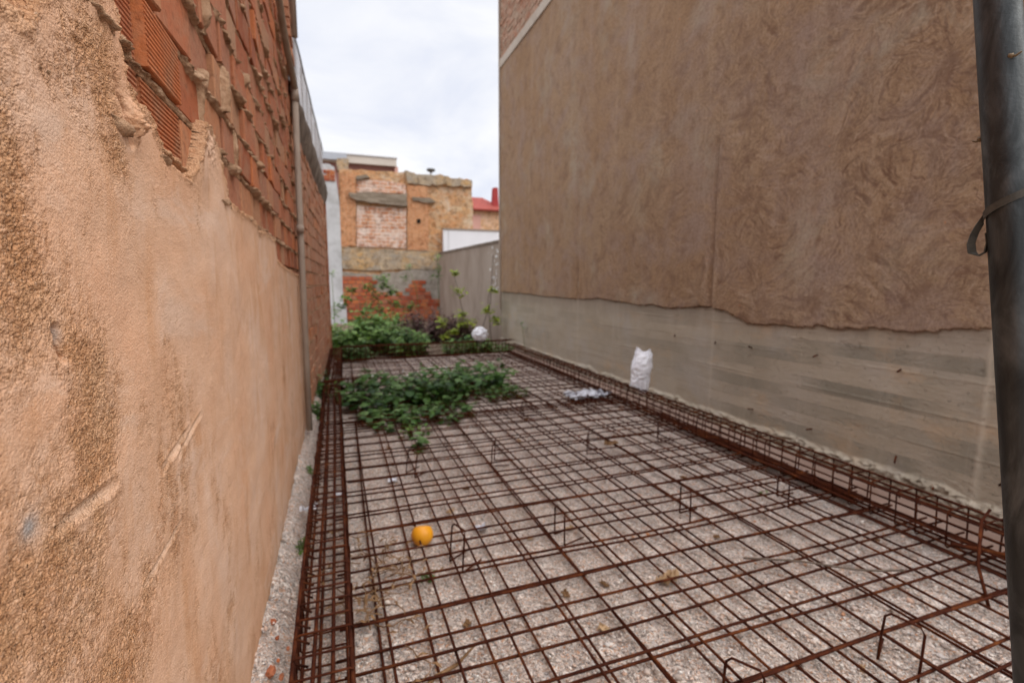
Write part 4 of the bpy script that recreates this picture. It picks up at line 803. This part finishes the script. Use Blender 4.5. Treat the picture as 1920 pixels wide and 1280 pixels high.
# back of the plot
GB = 'weedy bushes at the back of the plot'
def bush(label, u, v, Y, wpx, hpx, mat, seed, L=.12, W=.06, st=46, lv=12, rbias=0, dep=.8, group=GB, cat='bush', name='weed_bush', stem=None, low=.1, flowers=0):
    x, z = on_y(u, v, Y); s = Y/FPX
    return plant(name, label, cat, (x, Y, -.1), wpx*s/2, dep, hpx*s*1.15+.1, st, lv, L, W, mat, stem or M['stem'], seed, group, low=low, rbias=rbias, stem_r=.006, flowers=flowers)
bush('bushy green weeds against the far end of the left brick wall', 650, 655, 11.6, 70, 62, M['leafmid'], 41, .19, .12, 70, 14)
bush('tall green weeds in the middle left at the back, in front of the red brick', 700, 650, 12.4, 90, 72, M['leafmid'], 42, .19, .11, 76, 14)
bush('lower dull green weeds in the middle at the back', 760, 648, 11.6, 90, 46, M['leafmid'], 43, .16, .09, 70, 13, -.2)
bush('dark low weeds spilling over the left corner of the far cage', 660, 668, 10.5, 70, 34, M['leafdark'], 44, .14, .10, 44, 11, .2, .3)
bush('dry reddish brown bush under the red brick at the back', 800, 630, 14.5, 110, 52, M['leafred'], 45, .17, .08, 100, 15, 0, 1.2, stem=M['darktwig'])
bush('dry reddish brown bush in the corner by the grey wall', 855, 640, 13.6, 80, 48, M['leafred'], 46, .15, .07, 80, 14, 0, .8, stem=M['darktwig'])
bush('low green weeds behind the round white bag', 880, 650, 11.2, 110, 30, M['leafmid'], 47, .13, .08, 60, 11, -.25, .4)
bush('low dark weeds between the round white bag and the plinth', 940, 652, 10.9, 50, 18, M['leafdark'], 48, .09, .06, 30, 9, .1, .3)
bush('mid green weeds behind the low dull ones in the middle', 735, 625, 15.5, 120, 40, M['leafmid'], 49, .18, .10, 70, 13, -.15, 1.0)
GY = 'young yellow-green saplings at the back'
def sapling(label, pts, leafpts, Y, seed, mat='leafyel', L=.15, W=.11, cnt=34, r=.014, group=GY):
    P0 = [Vector((on_y(u, v, Y)[0], Y, on_y(u, v, Y)[1])) for u, v in pts]
    P0[0].z = -.1
    t = thing('sapling', label, 'sapling', tuple(P0[0]), 0, group); O_ = P0[0]; ms = MB(); ml = MB(); rg = random.Random(seed)
    ms.tube([p-O_ for p in P0], [r*(1-.6*i/(len(P0)-1)) for i in range(len(P0))], 6)
    for (u, v, rad) in leafpts:
        c = Vector((on_y(u, v, Y)[0], Y, on_y(u, v, Y)[1]))-O_; rr = rad*Y/FPX
        q = min(P0, key=lambda p: (p-O_-c).length)-O_; ms.tube([q, q.lerp(c, .5)+Vector((0, 0, .02)), c], r*.35, 5)
        for k in range(cnt):
            p = c+Vector((rg.gauss(0, .5), rg.gauss(0, .5), rg.gauss(0, .4)))*rr; a = rg.uniform(0, 6.28); leaf_quads(p, (math.cos(a), math.sin(a), rg.uniform(-.3, .6)), L*rg.uniform(.6, 1.2), W*rg.uniform(.6, 1.2), rg.random(), ml, .2)
    ms.build('stem', M['darktwig'] if mat == 'leafyel' else M['stem'], t, True); ml.build('leaves', M[mat], t)
sapling('tall thin sapling with a yellow-green tuft leaning left before the grey wall', [(880, 640), (872, 600), (862, 560), (853, 520)], [(862, 547, 12), (866, 590, 10), (853, 512, 6), (868, 608, 9), (880, 606, 14)], 13.0, 61)
sapling('yellow-green sapling close to the concrete corner', [(922, 640), (918, 600), (915, 560), (925, 520)], [(916, 580, 13), (931, 602, 9), (924, 544, 6)], 12.3, 62)
sapling('low yellow-green sapling in front of the dry bush', [(832, 640), (829, 610), (828, 595)], [(828, 604, 11), (853, 622, 7), (834, 630, 5)], 12.2, 63)
sapling('spindly green sapling against the grey cement patch', [(790, 600), (780, 540), (768, 505)], [(766, 500, 7), (759, 520, 7)], 17.5, 64, 'leafmid', .13, .08, 20)
sapling('vine-like green sapling climbing the corner of the ruin and grey wall', [(824, 600), (822, 540), (820, 480)], [(820, 518, 11), (821, 480, 9), (822, 505, 7)], 18.6, 65, 'leafmid', .14, .09, 22)
sapling('green sapling spreading in front of the red brick', [(705, 620), (708, 570), (718, 525)], [(715, 525, 15), (722, 535, 12), (705, 555, 15), (695, 540, 10), (735, 548, 11), (650, 560, 12), (715, 580, 14), (690, 575, 13), (740, 570, 12), (660, 545, 8), (640, 575, 10), (770, 575, 9)], 16.5, 66, 'leafmid', .19, .12, 36)
sapling('small yellowish sapling in the corner by the pale grey pier', [(628, 620), (625, 560), (622, 515)], [(622, 515, 8), (630, 590, 9)], 15.0, 67, 'leafmid', .13, .08, 16)
sapling('thin weed stalk standing before the concrete plinth, right of the corner sapling', [(985, 652), (981, 625), (977, 605)], [(977, 606, 5), (983, 615, 4)], 10.7, 68, 'leafmid', .07, .04, 9, .007)
mb = MB(); a = on_y(905, 600, 13.6); b = on_x(932, 470, 4.1); mb.tube([(a[0], 13.6, a[1]-.2), (a[0]+.15, 13.3, a[1]+.5), (4.05, 12.9, 2.35)], .010, 5); tag(mb.build('cane', M['darktwig'], None, True), 'long thin dark cane leaning against the grey back wall', 'cane')
# dry stalks by the left cage
t = thing('dry_weed', 'withered brown weed stalks sprawling over the mesh beside the left cage', 'dry weed', (0.12, 2.45, 0.03)); rg = random.Random(77); ms = MB(); ml = MB()
for k in range(26):
    p = Vector((rg.gauss(0, .06), rg.gauss(0, .22), .02)); a = rg.uniform(0, 6.28); pts = [p]
    for j in range(6): a += rg.uniform(-.7, .7); p = p+Vector((math.cos(a)*.045, math.sin(a)*.05, rg.uniform(-.012, .02))); p.z = max(p.z, .0); pts.append(p)
    ms.tube(pts, [.0035, .003, .003, .0025, .002, .002, .0015], 5)
    for q in pts[2::2]: leaf_quads(q, (rg.gauss(0, 1), rg.gauss(0, 1), .2), .05, .016, rg.random(), ml, .4)
ms.build('stalks', M['twig'], t, True); ml.build('dry_leaves', M['twig'], t)
mb = MB(); mb.tube([(0.22, 1.70, .03), (0.30, 1.76, .035), (0.40, 1.80, .03), (0.50, 1.88, .03)], [.007, .009, .008, .004], 6); tag(mb.build('dry_stick', M['twig'], None, True), 'short pale dry stick on the gravel at the bottom of the picture', 'stick')

# ================================================================== BACK BUILDINGS
YB = 21.6
def poly(pts, Y, ox, oy, s): return [on_y(ox+a/s, oy+b/s, Y) for a, b in pts]
A = lambda pts, Y=YB: poly(pts, Y, 590, 270, 5.119)
B = lambda pts, Y=YB: poly(pts, Y, 600, 480, 5.333)
def wob(pts, amp, n=5, seed=0):
    rg = random.Random(seed); out = []
    for (a, b), (c, d_) in zip(pts, pts[1:]+pts[:1]):
        for k in range(n): t_ = k/n; out.append((a+(c-a)*t_+rg.uniform(-amp, amp)*(k > 0), b+(d_-b)*t_+rg.uniform(-amp, amp)*(k > 0)))
    return out
ru = thing('ruined_house', 'ruined brick and stone house wall closing the back of the plot, with a sagging beam', 'ruin', (0, 0, 0))
zb = -0.1
prism('stone_wall', [on_y(632, 600, YB)[:1]+(zb,)]+wob(A([(232, 240), (330, 245), (480, 250), (700, 262), (850, 270), (940, 275), (1000, 300), (1120, 305), (1240, 318), (1380, 345), (1500, 365), (1508, 430), (1520, 620), (1522, 800)]), .03, 4, 2)[:-4]+[(on_y(890, 430, YB)[0], zb)], YB, YB+.5, M['ruinstone'], ru)
prism('pillar', wob(A([(245, 285), (392, 290), (395, 560), (390, 980), (243, 985)]), .02, 5, 3), YB-.09, YB+.05, M['ruinbrick'], ru)
prism('pillar', wob(A([(888, 400), (1080, 408), (1088, 700), (1085, 1025), (888, 1020)]), .02, 5, 4), YB-.09, YB+.05, M['ruinbrick'], ru)
prism('infill_panel', wob(A([(404, 350), (700, 352), (850, 385), (878, 400), (878, 482), (404, 465)]), .02, 4, 5), YB-.045, YB+.05, M['ruinfill'], ru)
prism('infill_panel', wob(A([(402, 590), (878, 622), (878, 1000), (402, 985)]), .015, 4, 6), YB-.05, YB+.05, M['ruinfill'], ru)
prism('sagging_beam', wob(A([(330, 475), (560, 468), (720, 490), (882, 480), (882, 602), (700, 590), (560, 572), (400, 545), (335, 515)]), .03, 4, 7), YB-.22, YB+.05, M['beam'], ru)
prism('lintel', wob(A([(930, 515), (1100, 520), (1160, 560), (1090, 572), (940, 548)]), .02, 3, 8), YB-.16, YB+.02, M['beam'], ru)
prism('lintel', wob(A([(400, 310), (500, 298), (530, 330), (400, 345)]), .02, 3, 18), YB-.14, YB+.02, M['beam'], ru)
prism('rubble_cap', wob(A([(860, 262), (1000, 296), (1180, 300), (1240, 312), (1360, 336), (1498, 350), (1506, 415), (1370, 408), (1200, 395), (1060, 400), (890, 380)]), .05, 4, 9), YB-.12, YB+.56, M['ruinmud'], ru)
mb = MB(); rg = random.Random(14)
for k in range(26):
    u = rg.uniform(300, 1490); v = 250+(u-300)*.082; x, z = on_y(590+u/5.119, 270+v/5.119, YB); chunk(mb, (x, YB+.15+rg.uniform(-.1, .2), z), rg.uniform(.06, .17), (1.5, 1, .6), k)
mb.build('cap_stones', M['ruinstone'], ru)
x, z = on_y(590+995/5.119, 270+742/5.119, YB); prism('hole_shade_plate', wob([(x-.085, z-.09), (x+.085, z-.09), (x+.08, z+.09), (x-.08, z+.085)], .01, 2, 1), YB-.10, YB-.085, M['dark'], ru)  # solid plate on the pillar; the shade of an opening is its colour
prism('mud_band', wob(A([(232, 985), (400, 990), (640, 1010), (885, 1020), (1100, 1030), (1240, 1030), (1240, 1200), (900, 1200), (500, 1215), (236, 1190)]), .03, 5, 10), YB-.07, YB+.05, M['ruinmud'], ru)
prism('cement_patch', wob(B([(190, 150), (500, 190), (700, 160), (960, 130), (1200, 125), (1230, 600), (190, 640)]), .04, 5, 11), YB-.05, YB+.05, M['cement'], ru)
# exposed red brick courses laid inside the traced break in the cement
def inside(p, pl):
    c = False; j = len(pl)-1
    for i in range(len(pl)):
        if (pl[i][1] > p[1]) != (pl[j][1] > p[1]) and p[0] < (pl[j][0]-pl[i][0])*(p[1]-pl[i][1])/(pl[j][1]-pl[i][1])+pl[i][0]: c = not c
        j = i
    return c
RB = [B([(195, 215), (370, 215), (390, 180), (480, 190), (560, 260), (560, 640), (195, 640)]), B([(555, 380), (660, 350), (700, 430), (790, 370), (880, 380), (855, 265), (945, 270), (950, 230), (1025, 230), (1050, 360), (1110, 380), (1190, 440), (1215, 640), (555, 640)])]
mb = MB(); rg = random.Random(6)
for k in range(14):
    z0_ = -0.10+k*.165; x = -.2+(k % 2)*.15
    while x < 4.8:
        L_ = .30*rg.uniform(.92, 1.05)
        if any(inside((x+L_/2, z0_+.08), q) for q in RB): mb.box(x, x+L_-.022, YB-.085+rg.uniform(-.015, .01), YB+.02, z0_, z0_+.145, rg.random())
        x += L_
mb.build('exposed_red_brick', M['redbrick'], ru)
# pale grey pier on the left, with a brick-patched top
gp = thing('grey_pier', 'pale grey rendered house end on the left behind the brick wall', 'building', (0, 0, 0))
xl = -3.0; xr = on_y(590+238/5.119, 400, 21.5)[0]; zt = on_y(600, 270+190/5.119, 21.5)[1]
prism('rendered_wall', [(xl, zb), (xr, zb), (xr+.02, zt-1.5), (xr-.12, zt-.1), (xr-.3, zt+.02), (xl, zt)], 21.5, 25, M['greycol'], gp)
a0 = on_y(590+85/5.119, 270+350/5.119, 21.5); a1 = on_y(590+180/5.119, 270+250/5.119, 21.5)
mb = MB(); rg = random.Random(2)
for k in range(6):
    z = a0[1]+(a1[1]-a0[1])*k/6
    for j in range(-3, 2):
        if not (k in (3, 4) and j == -1): xx = a0[0]+j*.27+.13*(k % 2); mb.box(xx, min(xx+.25, a1[0]+.05), 21.46, 21.52, z, z+.06, rg.random())
mb.build('brick_patch', M['redbrick'], gp)
mb = MB(); mb.box(xl, xr+.12, 21.35, 21.498, -.1, on_y(610, 572, 21.4)[1]); mb.build('plinth', M['greycol'], gp)
# rubble stub chimney beside it
cs = thing('brick_stub', 'stub of a broken grey and red masonry stack on top of the ruin wall', 'chimney stub', (0, 0, 0))
prism('masonry', wob(A([(215, 140), (325, 148), (330, 250), (215, 250)], 21.8), .04, 3, 21), 21.72, 22.3, M['ruinmud'], cs)
# lot boundary wall further back
gw = thing('grey_back_wall', 'grey brown rendered boundary wall continuing past the tall building corner', 'wall', (0, 0, 0))
prism('rendered_face', [(12.66, -.1), (21.2, -.1), (21.2, 2.84), (12.66, 2.70)], RX, RX+.18, M['greywall'], gw, 'X')
prism('dark_capping', [(12.66, 2.702), (21.2, 2.842), (21.2, 2.90), (12.66, 2.76)], RX-.03, RX+.20, M['coping'], gw, 'X')
mb = MB(); rg = random.Random(31)
for k in range(34):
    u = rg.choice([922, 926, 929, 931])+rg.gauss(0, 3.5); v = rg.uniform(462, 545); y, z = on_x(u, v, RX); r = rg.uniform(.012, .045)
    pts = [(RX-.004-.003*(q == 8), y+r*1.5*math.cos(q*.785)*rg.uniform(.6, 1.2), z+r*math.sin(q*.785)*rg.uniform(.6, 1.2)) for q in range(8)]+[(RX-.014, y, z)]
    mb.add(pts, [(q, (q+1) % 8, 8) for q in range(8)])
mb.build('paint_splashes', M['petal'], gw)
ww = thing('white_wall', 'plain white wall panel rising behind the sloping top of the grey back wall', 'wall', (0, 0, 0))
z1 = 3.90; mb = MB(); mb.box(4.42, 12, 21.25, 21.50, -.1, z1); wf_ = mb.build('white_face', M['whitewall'], ww); mb = MB(); mb.box(4.39, 12, 21.22, 21.52, z1+.002, z1+.06); mb.build('coping', M['greywall'], wf_)
mb = MB(); mb.box(4.62, 4.64, 21.235, 21.25, .0, z1-.002); mb.build('panel_joint', M['greycol'], ww)
fb = thing('far_flat_roof_building', 'distant flat-roofed building with a beige parapet over dark red walls, behind the ruin', 'building', (0, 0, 0))
mb = MB(); mb.box(-8, 3.40, 30.2, 38, -.1, 8.35); mb.build('wall', M['maroon'], fb)
mb = MB(); mb.box(-8, 3.50, 29.9, 38, 8.352, 8.78); pa_ = mb.build('parapet', M['beigeband'], fb)
mb = MB(); mb.box(-8, 3.55, 29.85, 38, 8.782, 8.84); mb.build('parapet_cap', M['greycol'], pa_)
mb = MB(); mb.box(3.402, 3.6, 30.0, 38, -.1, 8.35); mb.build('side_wall', M['pinkwall'], fb)
mb = MB(); mb.box(-.9, .75, 29.7, 29.88, 8.42, 8.80); mb.build('roof_panel', M['roofpanel'], fb)
mb = MB(); mb.tube([(2.3, 31, 8.8), (2.3, 31, 9.02)], .12, 10); mb.build('roof_vent', M['metaldark'], fb, True)
vt = thing('cowl_vent', 'thin flue pipe with a flat cowl rising behind the ruin top', 'vent', (on_y(808, 320, 22.6)[0], 22.6, 5.9))
mb = MB(); mb.tube([(0, 0, -.4), (0, 0, .72)], .045, 10); fl_ = mb.build('flue', M['greycol'], vt, True)
mb = MB(); mb.tube([(0, 0, .66), (0, 0, .73), (0, 0, .80)], [.06, .20, .19], 14); mb.build('cowl', M['metaldark'], fl_, True)
rh = thing('red_roof_house', 'distant orange house with a red tiled hip roof', 'house', (0, 0, 0))
mb = MB(); mb.box(6.0, 11.9, 35.6, 44, -.1, 7.0); mb.build('wall', M['orangewall'], rh)
mb = MB(); mb.add([(5.5,35.2,7.0),(12.3,35.2,7.0),(12.3,44,7.0),(5.5,44,7.0),(8.0,37.8,8.25),(11.0,37.8,8.25),(11.0,41,8.25),(8.0,41,8.25),(5.5,35.2,6.9),(12.3,35.2,6.9),(12.3,44,6.9),(5.5,44,6.9)], [(0,1,5,4),(1,2,6,5),(2,3,7,6),(3,0,4,7),(4,5,6,7),(8,9,1,0),(9,10,2,1),(10,11,3,2),(11,8,0,3),(11,10,9,8)]); rf = mb.build('roof', M['redtile'], rh)
prism('chimney', [(11.30, 7.1), (11.80, 7.1), (11.72, 8.75), (11.40, 8.75)], 36.0, 36.5, M['redpaint'], rf)
mb = MB(); mb.box(8.0, 10.2, 35.54, 35.598, 5.3, 6.6); mb.build('rendered_panel', M['pinkwall'], rh)

# ================================================================== LIGHT, SKY, CAMERA
ZEN = 3.3
SUN_EL, SUN_AZ = math.radians(44), math.radians(128)      # azimuth measured clockwise from +Y
w = bpy.data.worlds.new('World'); SC.world = w; w.use_nodes = True; nt = w.node_tree; nt.nodes.clear()
out = nt.nodes.new('ShaderNodeOutputWorld'); bg = nt.nodes.new('ShaderNodeBackground'); sky = nt.nodes.new('ShaderNodeTexSky'); sky.sky_type = 'NISHITA'; sky.sun_disc = False
sky.sun_elevation = SUN_EL; sky.sun_rotation = SUN_AZ; sky.air_density = 1.0; sky.dust_density = 2.0
tc = nt.nodes.new('ShaderNodeTexCoord'); mp = nt.nodes.new('ShaderNodeMapping'); mp.inputs['Scale'].default_value = (1, 1, 2.4); nt.links.new(tc.outputs['Generated'], mp.inputs[0])
nz = nt.nodes.new('ShaderNodeTexNoise'); nz.inputs['Scale'].default_value = 3.2; nz.inputs['Detail'].default_value = 7; nz.inputs['Roughness'].default_value = .55; nz.inputs['Distortion'].default_value = .4; nt.links.new(mp.outputs[0], nz.inputs['Vector'])
rp = nt.nodes.new('ShaderNodeValToRGB'); e = rp.color_ramp.elements; e[0].position = .36; e[0].color = (7.9, 8.2, 9.2, 1); e[1].position = .62; e[1].color = (9.8, 9.8, 10.0, 1)
nt.links.new(nz.outputs['Fac'], rp.inputs[0])
sp = nt.nodes.new('ShaderNodeSeparateXYZ'); nt.links.new(tc.outputs['Generated'], sp.inputs[0]); zr = nt.nodes.new('ShaderNodeMapRange'); zr.interpolation_type = 'SMOOTHSTEP'; nt.links.new(sp.outputs[2], zr.inputs[0]); zr.inputs[1].default_value = .50; zr.inputs[2].default_value = .90; zr.inputs[3].default_value = 1.0; zr.inputs[4].default_value = ZEN   # overcast sky: brightest overhead
mx = nt.nodes.new('ShaderNodeMix'); mx.data_type = 'RGBA'; mx.inputs[0].default_value = .90; nt.links.new(sky.outputs[0], mx.inputs[6]); nt.links.new(rp.outputs[0], mx.inputs[7])
vm = nt.nodes.new('ShaderNodeVectorMath'); vm.operation = 'SCALE'; nt.links.new(mx.outputs[2], vm.inputs[0]); nt.links.new(zr.outputs[0], vm.inputs[3]); nt.links.new(vm.outputs[0], bg.inputs[0]); bg.inputs[1].default_value = .10; nt.links.new(bg.outputs[0], out.inputs[0])
sl = bpy.data.lights.new('sun', 'SUN'); sl.energy = 1.5; sl.angle = math.radians(40); sl.color = (1, .95, .88); so = bpy.data.objects.new('sun', sl); COL.objects.link(so)
sd = Vector((math.sin(SUN_AZ)*math.cos(SUN_EL), math.cos(SUN_AZ)*math.cos(SUN_EL), math.sin(SUN_EL))); so.rotation_euler = (-sd).to_track_quat('-Z', 'Y').to_euler(); so.location = (0, -5, 12)
cam = bpy.data.cameras.new('camera'); co = bpy.data.objects.new('camera', cam); COL.objects.link(co); SC.camera = co
co.location = (0, 0, H); co.rotation_euler = (math.pi/2-PITCH, 0, -YAW); cam.lens = FPX/1920*36; cam.sensor_width = 36; cam.clip_start = .02; cam.clip_end = 600
cam.dof.use_dof = True; cam.dof.focus_distance = .90; cam.dof.aperture_fstop = 3.4
SC.view_settings.view_transform = 'Standard'; SC.view_settings.look = 'None'; SC.view_settings.exposure = 0.15; SC.view_settings.gamma = 1.0
SC.cycles.max_bounces = 6; SC.cycles.diffuse_bounces = 4; SC.cycles.transparent_max_bounces = 4
